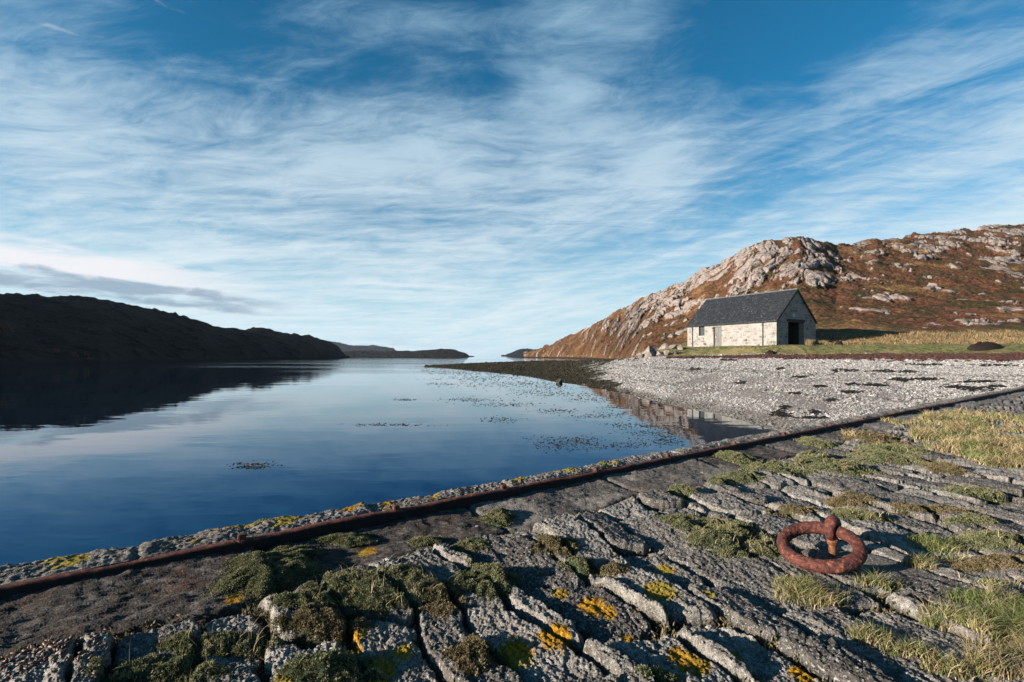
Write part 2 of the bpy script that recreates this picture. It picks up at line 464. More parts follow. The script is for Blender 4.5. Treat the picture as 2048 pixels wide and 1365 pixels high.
def mat_beach():
    m, t, b = material("pebble_beach")
    co = objco(t)
    v = node(t, 'ShaderNodeTexVoronoi', {'Vector': co, 'Scale': 8.5, 'Randomness': 1.0})
    v2 = node(t, 'ShaderNodeTexVoronoi', {'Vector': co, 'Scale': 24.0})
    sepc = node(t, 'ShaderNodeSeparateColor', {0: v.outputs['Color']})
    col = ramp(t, sepc.outputs[0], [(0.0, (0.09, 0.085, 0.08)), (0.35, (0.17, 0.155, 0.15)), (0.7, (0.26, 0.245, 0.235)), (1.0, (0.35, 0.335, 0.325))])
    sandy = sstep(t, mth(t, 'ADD', attr(t, 'sand'), mth(t, 'MULTIPLY', mth(t, 'SUBTRACT', noise(t, co, 0.5, 4, 0.6), 0.5), 1.2)), 0.35, 0.75)
    sc2 = node(t, 'ShaderNodeSeparateColor', {0: v2.outputs['Color']})
    scol = ramp(t, sc2.outputs[0], [(0.0, (0.16, 0.135, 0.12)), (0.5, (0.26, 0.22, 0.20)), (1.0, (0.35, 0.31, 0.285))])
    col = mix(t, sandy, col, scol)
    gap = sstep(t, v.outputs['Distance'], 0.052, 0.075)
    weed = attr(t, 'weed')
    n = noise(t, co, 3.2, 5, 0.65)
    wm = sstep(t, mth(t, 'ADD', weed, mth(t, 'MULTIPLY', mth(t, 'SUBTRACT', n, 0.5), 1.3)), 0.40, 0.62)
    wcol = ramp(t, noise(t, co, 7, 4, 0.7), [(0.35, (0.008, 0.007, 0.004)), (0.55, (0.018, 0.015, 0.008)), (0.72, (0.05, 0.041, 0.02))])
    col = mix(t, wm, col, wcol)
    setc(t, b, col, 0.85, 0.25)
    hh = mth(t, 'ADD', mth(t, 'MULTIPLY', mth(t, 'MULTIPLY', v.outputs['Distance'], -0.9), mth(t, 'SUBTRACT', 1.1, sandy)), mth(t, 'MULTIPLY', v2.outputs['Distance'], -0.15))
    hh = mth(t, 'ADD', hh, mth(t, 'MULTIPLY', mth(t, 'MULTIPLY', n, wm), 0.25))
    bump(t, b, hh, 1.0, 0.55)
    return m

def mat_hill(name, dark=1.0):
    m, t, b = material(name)
    co = objco(t)
    fine = noise(t, co, 1.7, 6, 0.72)
    mid = noise(t, co, 0.22, 6, 0.66)
    big = noise(t, co, 0.045, 5, 0.6)
    heath = ramp(t, fine, [(0.34, (0.032, 0.017, 0.010)), (0.46, (0.080, 0.034, 0.017)), (0.58, (0.150, 0.064, 0.032)), (0.72, (0.24, 0.138, 0.074))])
    oliv = ramp(t, fine, [(0.35, (0.012, 0.011, 0.005)), (0.52, (0.045, 0.036, 0.014)), (0.70, (0.115, 0.085, 0.035))])
    col = mix(t, sstep(t, mid, 0.44, 0.62), heath, oliv)
    tawny = ramp(t, fine, [(0.35, (0.10, 0.055, 0.022)), (0.55, (0.26, 0.15, 0.06)), (0.72, (0.40, 0.27, 0.13))])
    col = mix(t, mth(t, 'MULTIPLY', sstep(t, big, 0.52, 0.66), 0.65), col, tawny)
    rn = noise(t, mapping(t, co, scale=(0.5, 0.5, 1.6)), 1.1, 7, 0.7)
    rock = ramp(t, rn, [(0.33, (0.085, 0.066, 0.057)), (0.47, (0.21, 0.170, 0.150)), (0.62, (0.285, 0.232, 0.203)), (0.78, (0.36, 0.315, 0.285))])
    rock = mix(t, sstep(t, noise(t, co, 0.9, 5, 0.7), 0.58, 0.68), rock, (0.055, 0.045, 0.038))
    rm = sstep(t, mth(t, 'ADD', attr(t, 'rock'), mth(t, 'MULTIPLY', mth(t, 'SUBTRACT', noise(t, co, 0.7, 6, 0.72), 0.5), 1.7)), 0.50, 0.62)
    col = mix(t, rm, col, rock)
    gr = attr(t, 'grass')
    gcol = ramp(t, noise(t, co, 2.6, 6, 0.7), [(0.34, (0.045, 0.050, 0.016)), (0.5, (0.125, 0.118, 0.045)), (0.68, (0.27, 0.225, 0.105))])
    gcol = mix(t, sstep(t, noise(t, co, 0.28, 4, 0.6), 0.50, 0.66), gcol, (0.24, 0.19, 0.085))
    col = mix(t, gr, col, gcol)
    tide = attr(t, 'tide')
    col = mix(t, tide, col, (0.010, 0.009, 0.007))
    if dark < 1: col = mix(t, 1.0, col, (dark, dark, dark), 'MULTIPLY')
    setc(t, b, col, 0.95, 0.1)
    bump(t, b, mth(t, 'ADD', mth(t, 'MULTIPLY', fine, 0.6), mth(t, 'MULTIPLY', rn, 0.6)), 0.9, 0.55)
    return m

def mat_simple(name, c0, c1, scale, rough=0.9, spec=0.2, bd=0.02, bs_=0.6):
    m, t, b = material(name)
    co = objco(t)
    n = noise(t, co, scale, 6, 0.68)
    setc(t, b, ramp(t, n, [(0.33, c0), (0.67, c1)]), rough, spec)
    bump(t, b, n, bs_, bd)
    return m

def mat_wall():
    m, t, b = material("rubble_granite")
    geo = node(t, 'ShaderNodeTexCoord').outputs['Object']
    s = node(t, 'ShaderNodeSeparateXYZ', {0: geo})
    along = mth(t, 'ADD', s.outputs[0], s.outputs[1])
    uv = node(t, 'ShaderNodeCombineXYZ', {0: along, 1: s.outputs[2], 2: 0.0}).outputs[0]
    wv = node(t, 'ShaderNodeVectorMath', {0: uv, 1: node(t, 'ShaderNodeVectorMath', {0: node(t, 'ShaderNodeTexNoise', {'Vector': uv, 'Scale': 2.3, 'Detail': 2.0}).outputs[1], 1: (0.34, 0.20, 0)}, operation='MULTIPLY').outputs[0]}, operation='ADD').outputs[0]
    br = node(t, 'ShaderNodeTexBrick', {'Vector': wv, 'Color1': (0, 0, 0, 1), 'Color2': (1, 1, 1, 1), 'Mortar': (0.5, 0.5, 0.5, 1), 'Scale': 1.0, 'Mortar Size': 0.030, 'Mortar Smooth': 0.35, 'Bias': 0.0, 'Brick Width': 0.62, 'Row Height': 0.31}, offset=0.43)
    br.squash = 0.7; br.squash_frequency = 3
    id_ = node(t, 'ShaderNodeSeparateColor', {0: br.outputs[0]}).outputs[0]
    stone = ramp(t, id_, [(0.0, (0.075, 0.068, 0.06)), (0.2, (0.13, 0.112, 0.096)), (0.45, (0.225, 0.203, 0.18)), (0.75, (0.26, 0.225, 0.195)), (1.0, (0.18, 0.132, 0.11))])
    mott = noise(t, uv, 7, 6, 0.7)
    stone = mix(t, 1.0, stone, ramp(t, mott, [(0.3, (0.55, 0.55, 0.55)), (0.65, (1.15, 1.12, 1.08))]), 'MULTIPLY')
    mort = (0.285, 0.272, 0.256)
    slop = sstep(t, noise(t, mapping(t, uv, loc=(3, 5, 0)), 1.3, 5, 0.65), 0.38, 0.60)   # lime pointing smeared over the faces
    fac = mth(t, 'MAXIMUM', br.outputs['Fac'], mth(t, 'MULTIPLY', slop, 0.80))
    col = mix(t, fac, stone, mort)
    setc(t, b, col, 0.95, 0.1)
    bump(t, b, mth(t, 'ADD', mth(t, 'MULTIPLY', br.outputs['Fac'], -0.6), mth(t, 'MULTIPLY', mott, 0.6)), 0.8, 0.05)
    return m

def mat_slate():
    m, t, b = material("slate")
    co = objco(t)
    s = node(t, 'ShaderNodeSeparateXYZ', {0: co})
    uv = node(t, 'ShaderNodeCombineXYZ', {0: s.outputs[0], 1: mth(t, 'MULTIPLY', s.outputs[2], 1.45), 2: 0.0}).outputs[0]
    br = node(t, 'ShaderNodeTexBrick', {'Vector': uv, 'Color1': (0, 0, 0, 1), 'Color2': (1, 1, 1, 1), 'Mortar': (0, 0, 0, 1), 'Scale': 1.0, 'Mortar Size': 0.012, 'Mortar Smooth': 0.2, 'Bias': -0.1, 'Brick Width': 0.30, 'Row Height': 0.22}, offset=0.5)
    id_ = node(t, 'ShaderNodeSeparateColor', {0: br.outputs[0]}).outputs[0]
    col = ramp(t, id_, [(0.0, (0.012, 0.014, 0.018)), (0.5, (0.014, 0.016, 0.020)), (0.85, (0.027, 0.029, 0.034)), (1.0, (0.042, 0.033, 0.031))])
    sp = noise(t, co, 5.5, 5, 0.75)
    col = mix(t, sstep(t, sp, 0.595, 0.655), col, (0.20, 0.195, 0.18))
    col = mix(t, mth(t, 'MULTIPLY', br.outputs['Fac'], 0.7), col, (0.012, 0.012, 0.014))
    setc(t, b, col, 0.75, 0.2)
    fr = mth(t, 'FRACT', mth(t, 'DIVIDE', mth(t, 'MULTIPLY', s.outputs[2], 1.45), 0.22))
    bump(t, b, mth(t, 'ADD', mth(t, 'MULTIPLY', fr, -0.5), mth(t, 'MULTIPLY', id_, 0.3)), 0.8, 0.03)
    return m

def mat_wood(name, c0, c1):
    m, t, b = material(name)
    co = objco(t)
    n = noise(t, mapping(t, co, scale=(14, 14, 1.2)), 1.0, 5, 0.65)
    setc(t, b, ramp(t, n, [(0.3, c0), (0.7, c1)]), 0.85, 0.2)
    bump(t, b, n, 0.4, 0.01)
    return m

M_WATER = mat_water()
M_BEACH = mat_beach()
M_HILL = mat_hill("autumn_hillside")
M_HILLD = mat_hill("shade_darkened_heather", 0.055)  # autumn colours darkened to hold the left slope's shade; headlands use it too
M_WALL = mat_wall()
M_SLATE = mat_slate()
M_DOOR = mat_wood("weathered_boards", (0.075, 0.07, 0.065), (0.19, 0.18, 0.165))
M_PAINT = mat_simple("dark_painted_iron", (0.012, 0.012, 0.013), (0.03, 0.03, 0.03), 20, 0.5, 0.4, 0.003)
M_TRIM = mat_simple("dark_timber_trim", (0.02, 0.019, 0.018), (0.045, 0.042, 0.04), 12, 0.8, 0.2, 0.005)
M_PALE = mat_simple("pale_dressed_stone", (0.32, 0.29, 0.25), (0.52, 0.47, 0.41), 9, 0.9, 0.15, 0.01)
M_WEED = mat_simple("black_wet_seaweed", (0.004, 0.003, 0.002), (0.024, 0.017, 0.010), 12, 0.55, 0.4, 0.02)
M_WRACK = mat_simple("red_brown_wrack", (0.014, 0.006, 0.005), (0.085, 0.032, 0.022), 6, 0.75, 0.3, 0.03)
M_HEAP = mat_simple("dark_seaweed_heap", (0.005, 0.003, 0.002), (0.022, 0.012, 0.009), 7, 0.85, 0.2, 0.06)
M_ROCK = mat_simple("pink_gneiss", (0.085, 0.066, 0.056), (0.30, 0.25, 0.22), 1.6, 0.9, 0.15, 0.06)
M_WETROCK = mat_simple("weedy_dark_rock", (0.010, 0.009, 0.006), (0.06, 0.05, 0.035), 5, 0.7, 0.3, 0.04)
M_TWIG = mat_simple("bare_red_twigs", (0.06, 0.03, 0.022), (0.14, 0.07, 0.05), 4, 0.9, 0.1, 0.01)
M_POD = mat_simple("dried_bladder_wrack", (0.012, 0.006, 0.004), (0.11, 0.042, 0.020), 30, 0.5, 0.4, 0.004)
M_STALK = mat_simple("pale_dry_stalk", (0.30, 0.25, 0.16), (0.50, 0.43, 0.30), 40, 0.9, 0.1, 0.001)
mg, tg, bg = material("window_glass")
setc(tg, bg, (0.05, 0.065, 0.07), 0.08, 0.6)
M_GLASS = mg

def mat_pebble():
    m, t, b = material("pebbles")
    r = attr(t, 'rnd')
    n = noise(t, objco(t), 22, 4, 0.65)
    col = ramp(t, r, [(0.0, (0.075, 0.069, 0.064)), (0.25, (0.18, 0.167, 0.158)), (0.55, (0.285, 0.268, 0.255)), (0.85, (0.36, 0.343, 0.328)), (0.94, (0.43, 0.41, 0.395)), (1.0, (0.23, 0.17, 0.15))])
    col = mix(t, 1.0, col, ramp(t, n, [(0.3, (0.7, 0.7, 0.7)), (0.7, (1.12, 1.12, 1.12))]), 'MULTIPLY')
    weed = attr(t, 'weed')
    col = mix(t, weed, col, mix(t, r, (0.006, 0.005, 0.003), (0.040, 0.033, 0.018)))
    setc(t, b, col, 0.85, 0.2)
    return m
M_PEB = mat_pebble()

# ------------------------------------------------------------------ the quay: paving
EX, EY = 1 / math.hypot(1, 0.7), 0.7 / math.hypot(1, 0.7)     # along the quay edge
P0 = (0.0, 3.17)
def ab(x, y):                               # along / inland distance from the rail
    return EX * x + EY * (y - P0[1]), EY * x - EX * (y - P0[1])
def from_ab(a, b):
    return EX * a + EY * b, P0[1] + EY * a - EX * b
def gpt(u, v, z=Q):                         # photo pixel -> point on a level
    D = F * (EYE - z) / (v - HY)
    return (u - CX) / F * D, D

LICH = [(1320, 1187, .060), (1185, 1203, .050), (1110, 1272, .055), (1032, 1300, .055), (1372, 1318, .050), (1395, 1325, .035), (752, 1340, .06),
        (702, 1268, .05), (705, 1300, .03), (1330, 1133, .035), (735, 1083, .045), (1215, 1215, .03), (1470, 1300, .02), (1600, 1338, .03),
        (470, 1183, .035), (805, 1300, .03), (1420, 1195, .02), (1255, 1260, .02), (1240, 1110, .03), (1120, 1180, .03), (570, 1365, .03)]
PATCH = []                                   # cushions pressed on the paving, filled below

def pave(x, y):
    x = np.asarray(x, float); y = np.asarray(y, float)
    a, b = ab(x, y)
    f1 = np.clip(y - 2, -1.5, 1.5); f2 = np.maximum(y - 3.5, 0)
    x0 = x.copy()
    for _ in range(9):
        k = -0.66 + 0.36 * ss(-0.1, 1.2, x0)
        x0 = x - k * f1 + 0.30 * f2
    x0 = x0 + 0.060 * gn(x * 2.1, y * 2.1, 5) + 0.017 * gn(x * 9, y * 9, 6)
    s = y + 0.07 * gn(x * 2.9 + 7, y * 2.9, 8) + 0.017 * gn(x * 10, y * 10, 9)
    W = 0.215
    q = x0 / W
    def bnd(i, sd, amt=0.78):
        return i + amt * (hsh(i, np.zeros_like(i), sd) - 0.5)
    i = np.floor(q)
    i = np.where(q < bnd(i, 11), i - 1, np.where(q >= bnd(i + 1, 11), i + 1, i))
    b0, b1 = bnd(i, 11), bnd(i + 1, 11)
    dt0, dt1 = (q - b0) * W, (b1 - q) * W
    ln = 0.27 + 0.40 * hsh(i, np.zeros_like(i), 21)
    qs = s / ln + 7 * hsh(i, np.zeros_like(i), 22)
    j = np.floor(qs)
    def bj(jj):
        return jj + 0.5 * (hsh(i, jj, 31) - 0.5)
    j = np.where(qs < bj(j), j - 1, np.where(qs >= bj(j + 1), j + 1, j))
    c0, c1 = bj(j), bj(j + 1)
    ds0, ds1 = (qs - c0) * ln, (c1 - qs) * ln
    dt = np.minimum(dt0, dt1); ds = np.minimum(ds0, ds1)
    kk = 0.02
    d = -kk * np.log(np.exp(-dt / kk) + np.exp(-ds / kk))
    d = d + 0.010 * gn(x * 17, y * 17, 12) + 0.005 * gn(x * 45, y * 45, 13)
    jw = 0.0045 + 0.007 * ss(-0.3, 0.5, gn(x * 1.3, y * 1.3, 15))
    dd = np.maximum(d - jw, 0)
    chip = ss(0.15, 0.7, gn(x * 8, y * 8, 16))
    prof = 1 - np.exp(-(dd / (0.005 + 0.010 * chip)) ** 1.4)
    fa, fb, fid = worley(x0 * 7.5 + 0.6 * gn(x * 4, y * 4, 17), s * 3.4 + 0.6 * gn(x * 4 + 5, y * 4, 18), 19)     # broken facets of the faces
    rb = hsh(i, j, 41); rx = hsh(i, j, 42) - 0.5; ry = hsh(i, j, 43) - 0.5; rt = hsh(i, j, 44)
    # every block has its own height, tilt and a worn back
    zb = 0.038 * (rb - 0.5) + 0.011 * (fid - 0.5) + 0.17 * rx * (q - 0.5 * (b0 + b1)) * W + 0.09 * ry * (qs - 0.5 * (c0 + c1)) * ln
    rough = (0.0038 * fbm(x * 5.5, y * 5.5, 3, 50) + 0.0020 * ridged(x0 * 22 + 2 * gn(x * 3, y * 3, 55), s * 2.6, 3, 51)
             + 0.0022 * gn(x0 * 66, s * 9, 53) + 0.0036 * gn(x * 33, y * 33, 54) + 0.0042 * gn(x * 74, y * 74, 56) + 0.0034 * gn(x * 150, y * 150, 57) + 0.0018 * gn(x * 290, y * 290, 58))
    rough = rough - 0.012 * ss(0.35, 0.8, gn(x * 15, y * 13, 59)) * ss(0.4, 0.9, rx + 0.5)
    z = zb + rough
    z = z - (1 - prof) * (0.040 + 0.030 * rb + 0.018 * gn(x * 1.1, y * 1.1, 23)) - 0.010 * ss(0.035, 0.0, fb - fa) * ss(0.1, 0.5, gn(x * 3, y * 3, 20))
    near = np.exp(-(np.hypot(x, y) / 6.0) ** 2)
    soil = (1 - ss(0.1, 0.55, prof)) * (0.55 + 0.45 * near)
    # dark slabs along the rail, lying lower
    bw = 0.56 + 0.10 * gn(a * 0.9, 0 * a, 61) + 0.03 * gn(a * 4, b * 4, 62) - 0.16 * ss(2.5, 6, a)
    wz = 1 - ss(-0.02, 0.035, b - bw)
    sl = 1.15
    qa = a / sl + 0.3
    ja = np.round(qa)
    dj = np.abs(qa - ja) * sl + 0.02 * gn(x * 6, y * 6, 63)
    slab = (-0.040 + 0.012 * fbm(x * 3.2, y * 3.2, 3, 64) + 0.003 * gn(x * 24, y * 24, 65) + 0.0035 * ridged(a * 5, b * 26, 2, 66)
            + 0.0016 * gn(a * 25, b * 80, 67) + 0.0013 * gn(x * 140, y * 140, 68) - 0.025 * np.exp(-(dj / 0.018) ** 2) + 0.03 * (hsh(np.floor(qa), np.zeros_like(qa), 69) - 0.5))
    slab = slab + 0.016 * np.exp(-(b / 0.16) ** 2) - 0.035 * np.exp(-((b - bw + 0.03) / 0.035) ** 2)
    z = z * (1 - wz) + slab * wz
    sh = hsh(np.floor(qa), np.zeros_like(qa), 70)
    zone = wz * (1 - 0.6 * ss(2, 7, a)) * (0.45 + 0.55 * ss(0.25, 0.6, sh + 0.25 * gn(x * 3, y * 3, 72)))
    soil = np.maximum(soil * (1 - wz), wz * 0.7 * np.exp(-((b - bw + 0.03) / 0.05) ** 2))
    # lichen
    lich = 0.40 * ss(0.55, 1.0, 0.5 + 0.5 * gn(x * 5.5, y * 5.5, 71)) * ss(0.45, 0.9, rt) * np.exp(-np.maximum(d, 0) / 0.07) * (1 - wz)
    for (u, v, r) in LICH:
        X0, Y0 = gpt(u, v)
        lich = np.maximum(lich, 0.80 * np.exp(-(((x - X0) / (r * 1.45)) ** 2 + ((y - Y0) / (r * 1.9)) ** 2)))
    # level seat of the mooring ring
    rs = np.exp(-(np.hypot((x - 1.60) / 0.44, (y - 2.13) / 0.21)) ** 4)
    z = z * (1 - 0.75 * rs) - 0.012 * rs
    soil = soil * (1 - 0.7 * rs)
    return Q + z, soil, lich, zone, rt

def zq(x, y):
    return float(pave(np.array([float(x)]), np.array([float(y)]))[0][0])

us = np.concatenate([np.arange(-1500, -60, 14), np.arange(-60, 2110, 1.75), np.arange(2110, 3600, 14)])
vs = np.concatenate([HY + F * (EYE - Q) / np.linspace(34, 18, 24)[:-1], np.arange(HY + F * (EYE - Q) / 18, 1420, 1.35), np.arange(1420, 3000, 14)])
Dr = F * (EYE - Q) / (vs - HY)
UU, DD = np.meshgrid(us, Dr)
XX, YY = (UU - CX) / F * DD, DD
zz, soil, lich, zone, tone = pave(XX, YY)
_, bb = ab(XX, YY)
grid_obj("pavement", XX, YY, zz, M_STONE, keep=bb > 0.004, attrs={'soil': soil, 'lich': lich, 'zone': zone, 'tone': tone}, flip=True)['kind'] = 'structure'
del UU, DD, XX, YY, zz, soil, lich, zone, tone, bb

# rough outer kerb with the drop to the water
def kerb():
    av = np.concatenate([np.arange(-6, -3, 0.03), np.arange(-3, 4, 0.007), np.arange(4, 10, 0.016), np.arange(10, 40, 0.05)])
    t = np.concatenate([np.linspace(0, 1, 46), np.linspace(1.02, 1.6, 24), np.linspace(1.7, 3.4, 22)])
    A, T = np.meshgrid(av, t)
    stone = np.floor(A / 0.95 + 0.35 * gn(A * 0.6, 0 * A, 80))
    width = 0.17 + 0.06 * hsh(stone, 0 * stone, 81) + 0.03 * gn(A * 1.7, 0 * A, 82) + 0.02 * gn(A * 6, 0 * A, 83) + 0.05 * ss(-0.5, -2.5, A)
    tt = np.minimum(T, 1)
    drop = np.maximum(T - 1, 0)
    B = -0.012 - width * tt - 0.09 * (1 - np.exp(-drop * 4)) 
    hgt = 0.016 + 0.010 * (hsh(stone, 0 * stone, 84) - 0.3) + 0.012 * np.sin(np.clip(tt, 0, 1) * math.pi) - 0.035 * ss(0.72, 1.0, tt) - 0.9 * np.maximum(drop - 0.06, 0) - 0.5 * np.minimum(drop, 0.06)
    X, Y = from_ab(A, B)
    rr = 0.012 * fbm(X * 5, Y * 5, 3, 85) + 0.0045 * ridged(X * 21, Y * 21, 3, 86) + 0.005 * gn(X * 60, Y * 60, 87) + 0.004 * gn(X * 130, Y * 130, 88)
    jn = np.abs(A / 0.95 + 0.35 * gn(A * 0.6, 0 * A, 80) - np.round(A / 0.95 + 0.35 * gn(A * 0.6, 0 * A, 80)))
    Z = Q + hgt + rr * (0.3 + 0.7 * ss(0, 0.15, T)) - 0.012 * np.exp(-(jn / 0.012) ** 2)
    li = 0.70 * ss(-0.15, 0.6, gn(X * 4.6, Y * 4.6, 90) + 0.5 * gn(X * 14, Y * 14, 91)) * ss(0.05, 0.25, T) * (1 - 0.5 * ss(0, 3, A))
    o = grid_obj("stone_kerb", X, Y, Z, M_STONE, attrs={'soil': 0 * A, 'lich': li, 'zone': 0.25 * (1 - ss(0, 0.2, T)), 'tone': 0.40 + 0.4 * gn(A * 2, T * 2, 92)})
    return tag(o, "rough lichen-crusted stone kerb along the water side of the rusty rail", "kerb")
kerb()

# ------------------------------------------------------------------ rusty edge rail
def rail():
    root = empty("edge_rail", (P0[0], P0[1], Q))
    tag(root, "long rusty iron rail bolted along the edge of the quay", "rail")
    av = np.concatenate([np.arange(-6, 8, 0.02), np.arange(8, 42, 0.1)])
    prof = [(0.022, -0.13), (0.024, 0.011), (0.019, 0.020), (0.004, 0.023), (-0.018, 0.022), (-0.023, 0.018), (-0.024, -0.10)]
    rows = []
    for (b, h) in prof:
        bb = b + 0.006 * gn(av * 0.7, 0 * av, 95) + 0.004 * gn(av * 7, 0 * av + h * 9, 96)
        hh = h + 0.009 * gn(av * 0.45, 0 * av, 97) + (0.006 * gn(av * 2.3, 0 * av, 99) if h > 0 else 0) + (0.003 * gn(av * 11, 0 * av + b * 40, 98) if h > 0 else 0)
        X, Y = from_ab(av, bb)
        rows.append(np.stack([X - P0[0], Y - P0[1], hh + 0 * av], -1))
    R = np.stack(rows)
    grid_obj("rail_bar", R[..., 0], R[..., 1], R[..., 2], M_RAIL, parent=root, attrs={"worn_unshaded": np.array([0, 0.2, 0.9, 1, 1, 0.8, 0.3])[:, None] + 0 * R[..., 0]})  # worn rust on the top rows, painted shade down the sides
    bm = bmesh.new()
    add_box(bm, -0.017, 0.017, -0.017, 0.017, -0.01, 0.030)
    bmesh.ops.bevel(bm, geom=bm.edges[:], offset=0.004, segments=2, affect='EDGES')
    add_tube(bm, [(0, 0, -0.01), (0, 0, 0.006)], 0.027, 12)
    proto = bm_obj("bolt", bm, M_BOLT, root)
    spots = [(485, 1079), (795, 1018), (1010, 976), (1190, 939), (1331, 911), (1464, 886), (1555, 866), (1640, 848), (1708, 836), (1765, 824), (1822, 812), (1877, 802)]
    for k, (u, v) in enumerate(spots):
        x, y = gpt(u, v, Q + 0.035)
        a, b = ab(x, y)
        x, y = from_ab(a, -0.002)
        o = proto if k == 0 else proto.copy()
        if k: COL.objects.link(o)
        o.parent = root
        o.location = (x - P0[0], y - P0[1], 0.020)
        o.rotation_euler = (0.05 * math.sin(k * 7), 0.05 * math.cos(k * 5), math.atan2(EY, EX) + 0.3 * math.sin(k * 3))
rail()

# ------------------------------------------------------------------ mooring ring
def mooring_ring():
    x, y = 1.352, 2.095
    root = empty("mooring_ring", (x, y, Q))
    tag(root, "heavy rust-red iron mooring ring hanging through its eye bolt on the stone quay", "mooring ring")
    dirv = Vector((0.80, 0.60, 0)).normalized()
    Rm, r = 0.1425, 0.0262
    zl, zh = 0.024, 0.104
    tl = math.asin((zh - zl) / (2 * Rm))
    e1 = dirv * math.cos(tl) + Vector((0, 0, math.sin(tl)))
    e2 = Vector((-dirv.y, dirv.x, 0))
    nn = e1.cross(e2)
    cz = (zl + zh) / 2
    n1, n2 = 320, 48
    th = np.linspace(0, 2 * math.pi, n1, endpoint=False)[:, None]; ph = np.linspace(0, 2 * math.pi, n2, endpoint=False)[None, :]
    rr = r + 0.0016 * gn(th * 9, ph * 3, 101) + 0.0014 * gn(th * 25, ph * 6, 102) + 0.0008 * gn(th * 60, ph * 12, 103) + 0.001 * np.sin(th * 2)
    rad = Rm + rr * np.cos(ph)
    cs, sn = rad * np.cos(th), rad * np.sin(th)
    hz = rr * np.sin(ph)
    V = np.stack([cs * e1[i] + sn * e2[i] + hz * nn[i] for i in range(3)], -1)
    V[..., 2] += cz
    idx = np.arange(n1 * n2).reshape(n1, n2)
    nx = np.roll(idx, -1, 0); 
    Fq = np.stack([idx, nx, np.roll(nx, -1, 1), np.roll(idx, -1, 1)], -1).reshape(-1, 4)
    mesh_np("ring", V.reshape(-1, 3), Fq, M_RING, parent=root)
    # eye: a thick loop standing in the plane of e1 and up, over the ring's bar
    c = e1 * Rm + Vector((0, 0, cz))
    c = c + Vector((0, 0, 0.004))
    ax = dirv
    n1, n2 = 48, 20
    th = np.linspace(0, 2 * math.pi, n1, endpoint=False)[:, None]; ph = np.linspace(0, 2 * math.pi, n2, endpoint=False)[None, :]
    R2 = 0.039
    r2 = 0.0180 + 0.0035 * np.sin(th) + 0.001 * gn(th * 6, ph * 3, 105)
    rad = R2 + r2 * np.cos(ph)
    cs, sn = rad * np.cos(th), rad * np.sin(th)
    hz = r2 * np.sin(ph) * 1.15
    V = np.stack([cs * ax[i] + sn * (0, 0, 1)[i] + hz * e2[i] + c[i] for i in range(3)], -1)
    idx = np.arange(n1 * n2).reshape(n1, n2); nx = np.roll(idx, -1, 0)
    Fq = np.stack([idx, nx, np.roll(nx, -1, 1), np.roll(idx, -1, 1)], -1).reshape(-1, 4)
    eye = mesh_np("eye_bolt", V.reshape(-1, 3), Fq, M_RING, parent=root)
    bm = bmesh.new()
    top = c.z - 0.055
    add_tube(bm, [(c.x, c.y, top + 0.014), (c.x, c.y, top - 0.012), (c.x, c.y, top - 0.018)], [0.024, 0.022, 0.015], 18)
    pts, rads = [], []
    z = top - 0.016; k = 0
    while z > -0.09:
        pts.append((c.x, c.y, z)); rads.append(0.0150 + (0.0012 if k % 2 else 0)); z -= 0.004; k += 1
    add_tube(bm, pts, rads, 18)
    bm_obj("shaft", bm, M_SHAFT, eye, True)
    return root
mooring_ring()
# ------------------------------------------------------------------ beach, grass bank and hill on the right
def tab(u, pts):
    p = np.array(pts, float)
    return np.interp(u, p[:, 0], p[:, 1])

